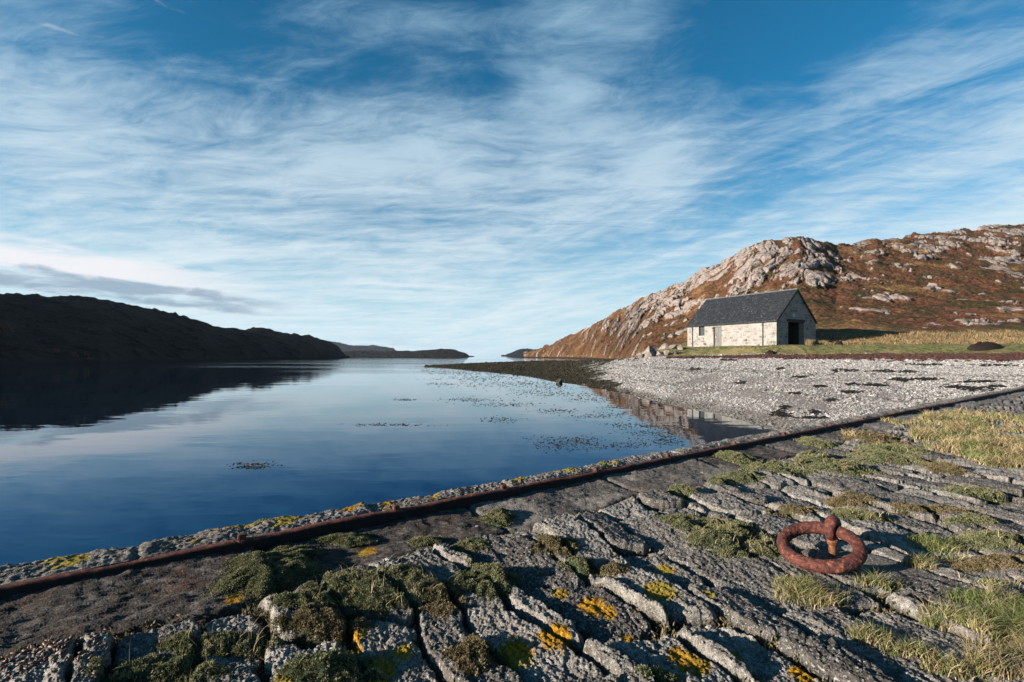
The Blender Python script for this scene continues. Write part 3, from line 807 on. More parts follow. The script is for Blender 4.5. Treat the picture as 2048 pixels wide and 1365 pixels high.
SKY_R = [(1040, 708), (1060, 705), (1080, 697), (1100, 690), (1150, 667), (1200, 644), (1250, 616), (1300, 593), (1330, 580), (1345, 572), (1370, 564), (1400, 545), (1410, 536), (1430, 533),
         (1445, 524), (1460, 515), (1490, 500), (1510, 490), (1540, 482), (1575, 478), (1600, 476), (1620, 479), (1645, 484), (1662, 489), (1672, 494), (1690, 491), (1720, 487), (1750, 482), (1800, 475), (1850, 467), (1900, 461),
         (1950, 458), (2000, 453), (2048, 450), (2200, 438), (2500, 420), (3200, 400)]
def knots_r(u):
    Dw = tab(u, [(820, 92), (840, 90), (870, 86), (950, 66), (1050, 50), (1100, 41), (1130, 38), (1194, 32.2), (1266, 26.1), (1327, 21.3), (1373, 19.5), (1440, 17.6), (1517, 14.7), (1600, 13), (1700, 12), (2048, 12), (3200, 10)])
    Dc = tab(u, [(820, 94), (870, 100), (950, 115), (1050, 140), (1100, 140), (1150, 110), (1200, 75), (1250, 57), (1300, 50), (1400, 48), (1553, 45), (1700, 43), (2048, 38), (2600, 32), (3200, 28)])
    zc_ = tab(u, [(820, -.7), (852, -.12), (870, .05), (950, .22), (1050, .36), (1100, .52), (1150, .85), (1200, 1.45), (1250, 1.8), (1300, 1.92), (1400, 2.02), (1553, 2.10), (1700, 2.13), (2048, 2.2), (3200, 2.3)])
    Dg = tab(u, [(820, 104), (950, 135), (1050, 175), (1150, 170), (1230, 90), (1285, 57), (1330, 54), (1375, 54.5), (1480, 50), (1553, 48), (1632, 48), (1800, 46), (2048, 43), (2600, 37), (3200, 33)])
    zg = tab(u, [(820, -.6), (1150, -.6), (1225, -.5), (1285, 2.3), (1330, 2.9), (1375, 3.12), (1553, 3.19), (3200, 3.2)])
    Dh = tab(u, [(820, 900), (1000, 620), (1050, 480), (1100, 400), (1150, 320), (1200, 225), (1250, 130), (1285, 76), (1400, 73), (1553, 66), (1632, 57.5), (1700, 55), (1800, 55), (2048, 55), (3200, 52)])
    zh = tab(u, [(820, -.8), (1040, -.6), (1100, -.3), (1240, -.3), (1290, 2.6), (1375, 3.3), (1553, 3.5), (1700, 4.0), (2048, 4.2), (3200, 4.2)])
    Ds = tab(u, [(820, 950), (1000, 640), (1050, 520), (1100, 440), (1150, 385), (1200, 325), (1300, 240), (1400, 190), (1500, 160), (1600, 152), (1650, 158), (1672, 162), (1750, 174), (1850, 190), (2048, 210), (3200, 240)])
    ps = tab(u, SKY_R) + 3.0 * gn(u / 31.0, u * 0, 300) * ss(1080, 1200, u)
    ps = np.where(u < 1040, 712.5, ps)
    return Dw, Dc, zc_, Dg, zg, Dh, zh, Ds, ps

def terr_base(u, D):
    Dw, Dc, zc_, Dg, zg, Dh, zh, Ds, ps = knots_r(u)
    z = np.where(D < Dw, (D - Dw) * 0.06, 0.0)
    t = np.clip((D - Dw) / (Dc - Dw), 0, 1)
    z = np.where(D >= Dw, zc_ * (t ** 0.93), z)
    t = np.clip((D - Dc) / (Dg - Dc), 0, 1)
    z = np.where(D >= Dc, zc_ + (zg - zc_) * np.where(zg > 1, ss(0, 1, t), t), z)
    t = np.clip((D - Dg) / (Dh - Dg), 0, 1)
    z = np.where(D >= Dg, zg + (zh - zg) * t ** 2, z)
    t = np.clip((D - Dh) / (Ds - Dh), 0, 1)
    vh = HY - F * (zh - EYE) / Dh
    pv = vh + (ps - vh) * t ** (0.80 + 0.0 * t)
    z = np.where(D >= Dh, EYE + (HY - pv) / F * D, z)
    zs = EYE + (HY - ps) / F * Ds
    z = np.where(D >= Ds, zs - 0.22 * (D - Ds), z)
    th = np.clip((D - Dh) / (Ds - Dh), 0, 1.4)
    return z, th, t, (Dw, Dc, Dg, Dh, Ds)

def terrain(u, D):
    z, th, t, (Dw, Dc, Dg, Dh, Ds) = terr_base(u, D)
    X, Y = (u - CX) / F * D, D
    onhill = ss(0.0, 0.06, th)
    # crags: thick on the left ridge, scattered outcrops elsewhere
    ca, sa = math.cos(0.96), math.sin(0.96)
    p, q = X * ca + Y * sa, -X * sa + Y * ca
    wx = 6 * gn(X / 30, Y / 30, 310); wy = 6 * gn(X / 30 + 9, Y / 30, 311)
    crag = ss(1120, 1330, u) * (1 - ss(1600, 1740, u)) * ss(0.12, 0.55, th + 0.10 * gn(X / 22, Y / 22, 312))
    crag = np.maximum(crag, 0.5 * ss(0.72, 0.95, th) * ss(1330, 1500, u))
    crag = np.maximum(crag, 0.75 * ss(0.10, 0.0, th) * (1 - ss(1230, 1300, u)))
    n1 = fbm((p + 1.8 * wx) / 17, (q + 1.8 * wy) / 5.6, 5, 313, 0.58)
    n2 = fbm((X + wx) / 10, (Y + wy) / 8, 5, 319, 0.6)
    lf = 1 - ss(1600, 1740, u)
    rk = (0.30 + 0.35 * lf) * n1 + (0.75 - 0.35 * lf) * n2 + 0.50 * crag - 0.30 + 0.07 * ss(1650, 1750, u) + 0.13 * ss(1650, 1900, u) * ss(0.25, 0.6, th)
    m = ss(0.06, 0.34, rk) * onhill
    strata = ridged((p + wx) / 5.2, (q + wy) / 26, 3, 330) 
    strata2 = ridged((X + 0.8 * wx) / 3.1, (Y + wy) / 9, 3, 335)
    amp = np.clip(D / 110, 0.45, 2.2)
    dz_ = m * amp * (0.75 * np.clip(rk, 0, 1.1) + (0.16 + 0.22 * lf) * strata + 0.18 * strata2 + 0.2) * (1 - 0.55 * ss(0.80, 1.0, th))
    dz_ = dz_ + onhill * (1 - m) * amp * (0.6 * fbm(X / 9, Y / 9, 5, 340, 0.6) + 0.30 * np.abs(gn(X / 1.5, Y / 1.5, 345)) + 0.2 * np.abs(gn(X / 0.7, Y / 0.7, 347)))
    dz_ = dz_ + onhill * amp * 0.9 * fbm(X / 34, Y / 34, 3, 346)
    k1, k2, _ = worley((p + 1.3 * wx) / 9.0, (q + 1.3 * wy) / 3.2, 370)
    dz_ = dz_ - m * amp * 0.75 * np.exp(-((k2 - k1) / 0.07) ** 2)
    fade = ss(0.0, 0.12, th)
    z = z + dz_ * (0.25 + 0.75 * fade) * np.clip(1.25 - 0.45 * th, 0.3, 1)
    # beach roughness and low weedy lumps on the spit
    onb = (1 - ss(0.9, 1.05, (D - Dw) / (Dc - Dw))) * (D > Dw - 4)
    weed = (1 - ss(1130, 1275, u - 60 * ss(0.6, 1.0, np.clip((D - Dw) / (Dc - Dw), 0, 1)) + 26 * gn(X / 5, Y / 5, 351)))
    weed = np.maximum(weed, 0.9 * (1 - ss(0.10, 0.42, z + 0.1 * gn(X / 2, Y / 2, 352))) * (1 - ss(1220, 1300, u)))
    z = z + np.where(D < Dg, 0.03 * fbm(X / 2.4, Y / 2.4, 4, 350), 0) + onb * weed * (0.05 * fbm(X / 1.1, Y / 1.1, 4, 355) + 0.05 * np.abs(gn(X / 0.45, Y / 0.45, 358)))
    bank = (D > Dc) & (D < Dh)
    z = z + np.where(bank & (u > 1270), 0.06 * fbm(X / 3.0, Y / 3.0, 4, 360) + 0.12 * ss(0.35, 1, (D - Dg) / (Dh - Dg)) * np.abs(gn(X / 1.1, Y / 0.9, 362)), 0)
    grass = np.where(D < Dh, 1.0, 1 - ss(0, 0.05, th + 0.02 * gn(X / 4, Y / 4, 365))) * ss(1262, 1300, u)
    sand = ss(1290, 1400, u) * (1 - ss(0.25, 0.6, (D - Dw) / (Dc - Dw))) * (1 - 0.5 * ss(1650, 1900, u))
    tide = (1 - ss(0.5, 1.1, z + 0.25 * gn(X / 2.5, Y / 2.5, 366))) * (D > Dc)
    return z, {'rock': m, 'grass': grass, 'sand': sand, 'weed': weed, 'tide': tide}

us = np.concatenate([np.arange(820, 2120, 1.6), np.arange(2120, 3200, 12)])
Dw, Dc, zc_, Dg, zg, Dh, zh, Ds, ps = knots_r(us)
rows = []
for A, B, n in ((np.maximum(Dw - 6, 5.0), Dw, 8), (Dw, Dc, 230), (Dc, Dg, 26), (Dg, Dh, 60), (Dh, Ds, 430), (Ds, Ds + 90, 24)):
    t = np.linspace(0, 1, n, endpoint=False)[:, None]
    rows.append(A * (B / A) ** t)
i_c, i_h = 8 + 230, 8 + 230 + 26 + 60
D = np.concatenate(rows); U = np.broadcast_to(us, D.shape)
X, Y = (U - CX) / F * D, D
Z, at = terrain(U, D)
R = np.arange(len(D))[:, None] + 0 * D
_, bq = ab(X, Y)
grid_obj("beach", X, Y, Z, M_BEACH, keep=(R <= i_c) & (bq < -0.15), attrs=at)['kind'] = 'structure'
grid_obj("grass_bank", X, Y, Z, M_HILL, keep=(R >= i_c) & (R <= i_h), attrs=at)['kind'] = 'structure'
grid_obj("hill", X, Y, Z, M_HILL, keep=(R >= i_h) & (U > 1046), attrs=at)['kind'] = 'structure'

def tz(x, y):
    u = CX + F * x / y
    return float(terrain(np.array([u]), np.array([float(y)]))[0][0])

# ------------------------------------------------------------------ dark hill on the left, headland, far hills
def shore_hill(name, us, D0, Ds, sky, mat, nrow, amp, seed, cliff=None):
    us = np.asarray(us, float)
    d0 = tab(us, D0); ds = tab(us, Ds); ps = tab(us, sky) + amp * 1.0 * gn(us / 17.0, 0 * us, seed) * 955 / ds * 0.5
    t = np.concatenate([np.linspace(0, 1, nrow), np.linspace(1.02, 1.5, nrow // 6)])[:, None]
    D = d0 + (ds - d0) * t
    U = np.broadcast_to(us, D.shape)
    v0 = HY + F * (EYE + 0.4) / d0
    e = np.full(us.shape, 0.72) if cliff is None else tab(us, cliff)
    pv = v0 + (ps - v0) * np.minimum(t, 1) ** e
    Z = EYE + (HY - pv) / F * D
    zs = EYE + (HY - ps) / F * ds
    Z = np.where(t > 1, zs - 0.25 * (D - ds), Z)
    X, Y = (U - CX) / F * D, D
    w1 = 5 * gn(X / 25, Y / 25, seed + 1)
    n = 0.6 * fbm((X + w1) / 16, (Y - w1) / 11, 5, seed + 2, 0.56) + 0.4 * fbm(X / 5, Y / 6, 3, seed + 5)
    m = ss(0.22, 0.46, n + 0.5 * ss(0.16, 0.02, t) * ss(-0.2, 0.4, gn(X / 12, Y / 12, seed + 9)))
    f = ss(0.0, 0.08, t) * np.clip(1.3 - 0.5 * t, 0.3, 1)
    Z = Z + f * amp * (m * (0.5 + 0.3 * ridged(X / 5, Y / 5, 3, seed + 12)) + 0.7 * fbm(X / 12, Y / 12, 5, seed + 20, 0.55) + 0.3 * np.abs(gn(X / 2.2, Y / 2.2, seed + 25)))
    tide = (1 - ss(0.4, 1.2, Z + 0.3 * gn(X / 4, Y / 4, seed + 30)))
    g = ss(0.3, 0.6, gn(X / 18, Y / 18, seed + 31)) * (1 - ss(0.1, 0.35, t)) * 0.8
    o = grid_obj(name, X, Y, Z, mat, attrs={'rock': m, 'grass': g, 'sand': 0 * Z, 'weed': 0 * Z, 'tide': tide})
    o['kind'] = 'structure'
    return X, Y, Z

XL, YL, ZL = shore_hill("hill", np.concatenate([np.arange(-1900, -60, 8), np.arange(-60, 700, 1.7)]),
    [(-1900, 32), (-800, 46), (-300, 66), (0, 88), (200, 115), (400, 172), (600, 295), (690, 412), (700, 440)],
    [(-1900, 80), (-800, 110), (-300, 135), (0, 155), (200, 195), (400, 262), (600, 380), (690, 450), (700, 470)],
    [(-1900, 180), (-1200, 300), (-700, 430), (-300, 545), (0, 587), (30, 587), (60, 591), (110, 593), (170, 595), (215, 600), (260, 610), (300, 618), (350, 630), (400, 641), (430, 652), (460, 656), (480, 661), (500, 657),  # unseen ridge past the left edge, raised to shade the visible slope
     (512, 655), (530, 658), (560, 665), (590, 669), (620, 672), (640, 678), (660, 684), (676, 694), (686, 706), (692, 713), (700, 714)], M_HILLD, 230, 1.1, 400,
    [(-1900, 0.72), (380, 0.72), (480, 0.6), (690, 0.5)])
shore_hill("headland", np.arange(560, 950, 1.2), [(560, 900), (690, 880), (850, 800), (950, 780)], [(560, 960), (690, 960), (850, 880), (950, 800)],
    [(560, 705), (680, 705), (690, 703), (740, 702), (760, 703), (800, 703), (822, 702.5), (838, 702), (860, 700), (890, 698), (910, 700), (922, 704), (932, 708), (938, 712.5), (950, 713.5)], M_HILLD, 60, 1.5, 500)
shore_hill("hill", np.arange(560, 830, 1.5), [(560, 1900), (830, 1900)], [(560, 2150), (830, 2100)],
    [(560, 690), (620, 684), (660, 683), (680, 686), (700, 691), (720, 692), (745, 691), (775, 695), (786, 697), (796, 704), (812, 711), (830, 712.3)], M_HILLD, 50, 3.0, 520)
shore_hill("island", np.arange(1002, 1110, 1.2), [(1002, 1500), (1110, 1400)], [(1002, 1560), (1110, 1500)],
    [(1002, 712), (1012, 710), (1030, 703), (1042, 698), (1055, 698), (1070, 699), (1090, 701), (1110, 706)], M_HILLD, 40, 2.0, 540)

# ------------------------------------------------------------------ water
me = bpy.data.meshes.new("water")
S = 9000
me.from_pydata([(-S, -40, 0), (S, -40, 0), (S, S, 0), (-S, S, 0)], [], [(0, 1, 2, 3)])
me.materials.append(M_WATER)
wo = bpy.data.objects.new("water", me); COL.objects.link(wo); wo['kind'] = 'structure'

# ------------------------------------------------------------------ stone boathouse
HX, HYY, HZ = 27.7, 50.0, 3.16
HRZ = math.radians(120)
def boathouse():
    root = empty("stone_boathouse", (HX, HYY, HZ), HRZ)
    tag(root, "pale rubble stone boathouse with a dark slate roof standing above the pebble beach", "boathouse")
    L, W, T, EV, RZ = 11.4, 7.5, 0.55, 2.66, 6.1
    lo = -0.5
    bm = bmesh.new()
    for x0, x1, z0, z1 in ((0, 6.55, lo, EV), (6.55, 7.63, 2.36, EV), (7.63, 8.89, lo, EV), (8.89, 9.70, lo, 1.36), (8.89, 9.70, 2.49, EV), (9.70, L, lo, EV)):
        add_box(bm, x0, x1, -T, 0, z0, z1)
    add_box(bm, 0, L, -W, -W + T, lo, EV)
    for y0, y1, z0, z1 in ((-2.1, -T, lo, EV), (-5.1, -2.1, 2.60, EV), (-W + T, -5.1, lo, EV)):
        add_box(bm, 0, T, min(y0, y1), max(y0, y1), z0, z1)
    add_box(bm, L - T, L, -W + T, -T, lo, EV)
    for x in (0, L - T):
        add_prism(bm, [(x, 0, EV), (x, -W, EV), (x, -W / 2, RZ - 0.02)], (T, 0, 0))
    bm_obj("wall", bm, M_WALL, root)
    # floor inside
    bm = bmesh.new(); add_box(bm, T, L - T, -W + T, -T, -0.2, 0.03); bm_obj("floor", bm, M_TRIM, root)
    # roof: two slopes of slate
    rise = (RZ - EV) / (W / 2)
    th = 0.10
    bm = bmesh.new()
    ov, og = 0.14, 0.10
    for s in (0, 1):
        def yy(y): return y if s == 0 else -W - y
        z_e = EV - ov * rise
        pts = [(-og, yy(ov), z_e + 0.02), (-og, yy(-W / 2), RZ + 0.02), (-og, yy(-W / 2), RZ + 0.02 + th * 1.35), (-og, yy(ov), z_e + 0.02 + th * 1.35)]
        add_prism(bm, pts, (L + 2 * og, 0, 0))
    roof = bm_obj("roof", bm, M_SLATE, root)
    bm = bmesh.new()
    n = 26
    for k in range(n):
        x0 = -og + (L + 2 * og) * k / n + 0.008; x1 = -og + (L + 2 * og) * (k + 1) / n - 0.008
        zt = RZ + 0.15
        add_prism(bm, [(x0, -W / 2 + 0.16, zt - 0.11), (x0, -W / 2, zt + 0.04), (x0, -W / 2 - 0.16, zt - 0.11), (x0, -W / 2, zt - 0.03)], (x1 - x0, 0, 0))
    bm_obj("ridge", bm, mat_simple("ridge_stone", (0.055, 0.055, 0.058), (0.15, 0.145, 0.14), 5, 0.85, 0.2, 0.01), roof)
    # barge boards on the near gable
    bm = bmesh.new()
    for s in (0, 1):
        def yy(y): return y if s == 0 else -W - y
        z_e = EV - ov * rise
        add_prism(bm, [(-og - 0.035, yy(ov + 0.01), z_e - 0.12), (-og - 0.035, yy(-W / 2), RZ - 0.12), (-og - 0.035, yy(-W / 2), RZ + 0.12), (-og - 0.035, yy(ov + 0.01), z_e + 0.10)], (0.032, 0, 0))
    bm_obj("bargeboard", bm, M_TRIM, root)
    # kneeler stone at the eaves
    # gutter and downpipes
    bm = bmesh.new(); add_tube(bm, [(-0.05, 0.20, EV - 0.10), (L + 0.05, 0.20, EV - 0.13)], 0.035, 8); bm_obj("gutter", bm, M_PAINT, root)
    for x in (1.48, 10.6):
        bm = bmesh.new()
        add_tube(bm, [(x, 0.20, EV - 0.12), (x, 0.16, EV - 0.26), (x, 0.075, EV - 0.42), (x, 0.07, 0.25), (x, 0.07, -0.15)], 0.045, 8)
        for zz in (0.5, 1.5, 2.2):
            add_box(bm, x - 0.075, x + 0.075, 0.003, 0.10, zz, zz + 0.05)
        bm_obj("downpipe", bm, M_PAINT, root)
    # plank door
    bm = bmesh.new()
    xs = np.linspace(6.56, 7.62, 7)
    for k in range(6):
        add_box(bm, xs[k] + 0.008, xs[k + 1] - 0.008, -0.26 + 0.006 * (k % 2), -0.20 + 0.006 * (k % 2), -0.05, 2.35)
    add_box(bm, 6.56, 7.62, -0.30, -0.265, -0.05, 2.35)
    door = bm_obj("door", bm, M_DOOR, root)
    bm = bmesh.new()
    add_box(bm, 7.40, 7.46, -0.194, -0.170, 1.02, 1.22); add_tube(bm, [(7.43, -0.17, 1.14), (7.43, -0.12, 1.14), (7.31, -0.12, 1.13)], 0.014, 8)
    bm_obj("handle", bm, M_PALE, door)
    # window
    bm = bmesh.new()
    x0, x1, z0, z1 = 8.893, 9.697, 1.363, 2.487
    f = 0.07
    add_box(bm, x0, x0 + f, -0.24, -0.16, z0, z1); add_box(bm, x1 - f, x1, -0.24, -0.16, z0, z1)
    add_box(bm, x0 + f, x1 - f, -0.24, -0.16, z0, z0 + f); add_box(bm, x0 + f, x1 - f, -0.24, -0.16, z1 - f, z1)
    zc2 = 2.10
    add_box(bm, x0 + f, x1 - f, -0.23, -0.17, zc2 - 0.03, zc2 + 0.03)
    win = bm_obj("window", bm, M_TRIM, root)
    for a, b in ((z0 + f, zc2 - 0.03), (zc2 + 0.03, z1 - f)):
        bm = bmesh.new(); add_box(bm, x0 + f, x1 - f, -0.21, -0.20, a, b); bm_obj("pane", bm, M_GLASS, win)
    bm = bmesh.new(); add_box(bm, 8.83, 9.76, -0.15, 0.05, 1.28, 1.357); bm_obj("sill", bm, M_PALE, win)
    # lintel and the pale stone above the big doorway
    bm = bmesh.new(); add_box(bm, -0.004, 0.12, -5.35, -1.85, 2.603, 2.90); bm_obj("lintel", bm, M_TRIM, root)
    bm = bmesh.new(); add_box(bm, -0.03, 0.05, -3.45, -2.95, 3.1, 3.5); bmesh.ops.bevel(bm, geom=bm.edges[:], offset=0.03, segments=1, affect='EDGES'); bm_obj("corbel_stone", bm, M_PALE, root)
    # an opened door leaf inside
    bm = bmesh.new()
    for k in range(5):
        add_box(bm, 0.60 + 0.27 * k, 0.86 + 0.27 * k, -5.22, -5.16, 0.08, 2.55)
    bm_obj("door", bm, M_TRIM, root)
boathouse()

# ------------------------------------------------------------------ boulders
def rock_mesh(rs, sx, sy, sz, cuts=11, sub=3):
    bm = bmesh.new()
    bmesh.ops.create_icosphere(bm, subdivisions=sub, radius=1.0)
    planes = []
    for _ in range(cuts):
        n = Vector((rs.gauss(0, 1), rs.gauss(0, 1), rs.gauss(0, 1))).normalized()
        planes.append((n, rs.uniform(0.34, 0.72)))
    sd = rs.randint(0, 999)
    for v in bm.verts:
        for n, d in planes:
            k = v.co.dot(n) - d
            if k > 0: v.co -= n * k * 0.985
        s = 1 + 0.06 * float(gn(np.array([v.co.x * 2.3 + v.co.z]), np.array([v.co.y * 2.3]), sd)[0])
        v.co = Vector((v.co.x * sx * s, v.co.y * sy * s, v.co.z * sz * s))
    return bm

def boulder(x, y, z, sx, sy, sz, rs, label, mat, cat="boulder", name="boulder", group=None, rz=0.0):
    o = bm_obj(name, rock_mesh(rs, sx, sy, sz), mat)
    o.location = (x, y, z); o.rotation_euler = (rs.uniform(-.3, .3), rs.uniform(-.3, .3), rz or rs.uniform(0, 6))
    return tag(o, label, cat, group)

rs = random.Random(5)
pile = [  # u, v of the foot, half width m, label
    (1266, 717, .34, "grey boulder at the outer left end of the rock pile by the boathouse"),
    (1272, 708, .30, "small pink boulder on top at the left end of the rock pile"),
    (1283, 716, .46, "dark-shadowed boulder left of the big pale one in the rock pile"),
    (1297, 715, .85, "largest boulder of the rock pile, broad, pale pink and tilted"),
    (1309, 707, .42, "pale boulder sitting on the back of the broad tilted one"),
    (1318, 716, .55, "steep wedge-shaped boulder in the middle of the rock pile"),
    (1328, 709, .45, "pointed grey boulder topping the middle of the rock pile"),
    (1334, 717, .50, "whitish boulder in the front row right of the wedge-shaped one"),
    (1345, 711, .48, "brown boulder in the back row at the right of the rock pile"),
    (1351, 717, .36, "small dark boulder in the front row right of the rock pile"),
    (1360, 712, .40, "last pale boulder of the rock pile, nearest the boathouse"),
    (1290, 706, .30, "little pale boulder perched behind the broad tilted one")]
for k, (u, v, s, lab) in enumerate(pile):
    y = 51.0 + (717 - v) * 0.34
    x = (u - CX) / F * y
    boulder(x, y, tz(x, y) + 0.30 * s, s * 1.55, s * 1.15, s * 1.2, rs, lab, M_ROCK, group="boulders heaped left of the boathouse")
x, y = gpt(1117, 766, 0.0)
boulder(x, y, 0.12, .42, .35, .32, rs, "black weedy rock standing in the shallows off the spit", M_WETROCK)
x, y = gpt(1560, 829, 0.1)

# ------------------------------------------------------------------ scatter builders (one mesh each)
ICO = None
def ico_arrays():
    bm = bmesh.new(); bmesh.ops.create_icosphere(bm, subdivisions=1, radius=1.0)
    bm.verts.ensure_lookup_table()
    V = np.array([v.co[:] for v in bm.verts]); Fa = np.array([[v.index for v in f.verts] for f in bm.faces]); bm.free()
    return V, Fa
IV, IF = ico_arrays()
OV = np.array([(1, 0, 0), (-1, 0, 0), (0, 1, 0), (0, -1, 0), (0, 0, 1), (0, 0, -1)], float)
ICOS = (IV, IF)
OF = np.array([(0, 2, 4), (2, 1, 4), (1, 3, 4), (3, 0, 4), (2, 0, 5), (1, 2, 5), (3, 1, 5), (0, 3, 5)])

def lumps(name, X, Y, Z, sx, sy, sz, mat, seed=0, attrs=None, rough=0.35, smooth=False, shape=None, turn=6.283):
    IV, IF = shape or ICOS
    rng = np.random.default_rng(seed)
    n = len(X)
    V = IV[None] * (1 + rough * (rng.random((n, len(IV), 1)) - 0.5)) * np.stack([sx, sy, sz], -1)[:, None, :]
    a = (rng.random(n) - 0.5) * turn; ti = (rng.random(n) - 0.5) * 0.7
    vx, vz = V[..., 0] * np.cos(ti)[:, None] - V[..., 2] * np.sin(ti)[:, None], V[..., 0] * np.sin(ti)[:, None] + V[..., 2] * np.cos(ti)[:, None]
    ca, sa = np.cos(a)[:, None], np.sin(a)[:, None]
    W = np.stack([vx * ca - V[..., 1] * sa + X[:, None], vx * sa + V[..., 1] * ca + Y[:, None], vz + Z[:, None]], -1).reshape(-1, 3)
    Fa = (IF[None] + (np.arange(n) * len(IV))[:, None, None]).reshape(-1, 3)
    at = {'rnd': np.repeat(rng.random(n), len(IV))}
    for k, v in (attrs or {}).items(): at[k] = np.repeat(v, len(IV))
    return mesh_np(name, W, Fa, mat, at, smooth)

# pebbles of the beach
rng = np.random.default_rng(11)
n = 400000
u = np.where(rng.random(n) < 0.93, rng.uniform(1090, 2300, n), rng.uniform(850, 1090, n)); t = rng.random(n) ** 1.1
Dw, Dc = knots_r(u)[:2]
D = Dw * (Dc * 1.02 / Dw) ** t
X, Y = (u - CX) / F * D, D
_, bq = ab(X, Y)
ok = (bq < -0.25) & ((u < 2120) | (rng.random(n) < 0.5)) & (D > 11)
u, D, X, Y = u[ok], D[ok], X[ok], Y[ok]
Z, at = terrain(u, D)
size = (0.009 + 0.00080 * D) * np.exp(rng.normal(0, 0.42, len(X)))
thin = rng.random(len(X)) > 0.95 * np.clip(1.3 * at['sand'], 0, 1) * (0.62 + 0.38 * ss(-0.2, 0.3, gn(X / 2, Y / 2, 601)))
u, D, X, Y, Z, size = u[thin], D[thin], X[thin], Y[thin], Z[thin], size[thin]
band_ = gn(Z * 5.0 + 0.5 * gn(X / 6, Y / 6, 604), 0 * Z, 605)
size = size * (1 + 0.45 * band_)
wd = np.clip(ss(0.35, 0.7, at['weed'][thin] + 0.5 * gn(X / 1.5, Y / 1.5, 602)), 0, 1)
wd = np.maximum(wd, 0.62 * (1 - ss(0.05, 0.22, Z + 0.06 * gn(X / 1.5, Y / 1.5, 606))))
wd = np.maximum(wd, 0.28 * ss(0.25, 0.6, band_))
tag(lumps("pebbles", X, Y, Z + size * 0.15, size * 1.25, size, size * 0.7, M_PEB, 3, {'weed': wd}, rough=0.5, shape=(OV, OF)), "pale grey and white pebbles covering the beach", "pebbles", kind='stuff')

# seaweed: strand line along the beach top
n = 24000
u = rng.uniform(1335, 2600, n)
Dc = knots_r(u)[1]
X0 = (u - CX) / F * Dc
wv = 1.4 * gn(u / 60, 0 * u, 610)
D = Dc - 1.6 + 0.5 * wv + rng.normal(0, 1, n) * (0.5 + 1.0 * ss(1400, 1700, u)) - 0.7 * ss(1700, 2048, u)
D = np.minimum(D, Dc + 0.5 - 0.6 * rng.random(n))
X, Y = (u - CX) / F * D, D
keep = ss(-0.5, 0.3, gn(X / 1.6, Y / 0.9, 611)) > rng.random(n) * 0.9
u, D, X, Y = u[keep], D[keep], X[keep], Y[keep]
Z = terrain(u, D)[0]
s = 0.06 + 0.10 * rng.random(len(X))
tag(lumps("seaweed", X, Y, Z + 0.04, s * 1.7, s, s * 0.8, M_WRACK, 4, rough=0.8), "red-brown band of cast seaweed between the pebbles and the grass", "seaweed", kind='stuff')
# dark clumps strewn on the pebbles
cl = [(1392, 741, 20, 3), (1690, 743, 26, 4), (1760, 745, 24, 3), (1815, 746, 26, 4), (1745, 772, 26, 4), (1700, 772, 10, 3), (1802, 762, 20, 3), (1910, 777, 34, 4), (1950, 781, 36, 5), (1990, 776, 16, 3), (1555, 829, 22, 5), (1572, 834, 14, 4), (1568, 818, 10, 3), (1700, 787, 18, 3), (1640, 775, 14, 2),
      (1625, 839, 30, 2), (1630, 828, 10, 3), (1460, 722, 20, 2), (1850, 760, 26, 2), (1960, 765, 40, 2), (1560, 740, 10, 2), (1480, 768, 8, 2), (1850, 731, 40, 2), (1990, 733, 50, 2), (1660, 803, 12, 2), (1590, 790, 10, 2), (1600, 756, 14, 2)]
XX, YY, SS_ = [], [], []
for (cu, cv, ru, rv) in cl:
    k = int(9 + ru * 1.5)
    uu = cu + rng.normal(0, 0.5, k) * ru; vv = cv + rng.normal(0, 0.42, k) * rv
    for a, b in zip(uu, vv):
        D0 = np.geomspace(10, 60, 220)
        zt = terr_base(np.full(220, a), D0)[0]
        ray = EYE - (b - HY) / F * D0
        h = np.nonzero(zt >= ray)[0]
        if len(h) == 0: continue
        d = D0[h[0]]
        XX.append((a - CX) / F * d); YY.append(d); SS_.append(0.0016 * d * rng.uniform(0.4, 1.4) + 0.012)
XX, YY, SS_ = map(np.array, (XX, YY, SS_))
ZZ = terrain(CX + F * XX / YY, YY)[0]
tag(lumps("seaweed", XX, YY, ZZ + 0.05, SS_ * 2.6, SS_ * 0.8, SS_ * 0.5, M_WEED, 5, rough=0.9, turn=0.35), "dark clumps of seaweed strewn over the pebbles", "seaweed", kind='stuff')

# seaweed breaking the water surface
fl = [(1110, 885, 60, 9), (1150, 893, 50, 8), (1160, 880, 40, 4), (1300, 868, 60, 8), (1335, 873, 40, 7), (1265, 851, 50, 4), (1330, 855, 40, 5), (1000, 840, 36, 4), (1200, 832, 70, 5), (1110, 822, 40, 3), (1230, 815, 30, 3), (1010, 810, 60, 3),
      (880, 768, 24, 2), (1070, 785, 70, 5), (1150, 790, 60, 5), (1000, 770, 90, 5), (1060, 766, 70, 4), (950, 757, 90, 4), (1020, 752, 80, 5), (930, 747, 60, 3), (870, 741, 40, 3), (510, 930, 44, 4), (500, 935, 30, 2), (1250, 890, 60, 5), (1340, 884, 40, 5), (810, 800, 20, 1.5), (940, 800, 60, 3), (1190, 800, 50, 4), (780, 850, 60, 2), (1380, 862, 14, 10), (1100, 775, 40, 4)]
XX, YY, SS_ = [], [], []
for (cu, cv, ru, rv) in fl:
    k = int(ru * 2.6)
    uu = cu + rng.normal(0, 0.6, k) * ru; vv = np.maximum(cv + rng.normal(0, 0.75, k) * rv + 0.5 * rv * gn(uu / 9.0, 0 * uu, 660), 728)
    D = F * EYE / (vv - HY)
    XX.append((uu - CX) / F * D); YY.append(D); SS_.append(0.00085 * D * (0.25 + 1.0 * rng.random(k)) + 0.002)
XX, YY, SS_ = map(np.concatenate, (XX, YY, SS_))
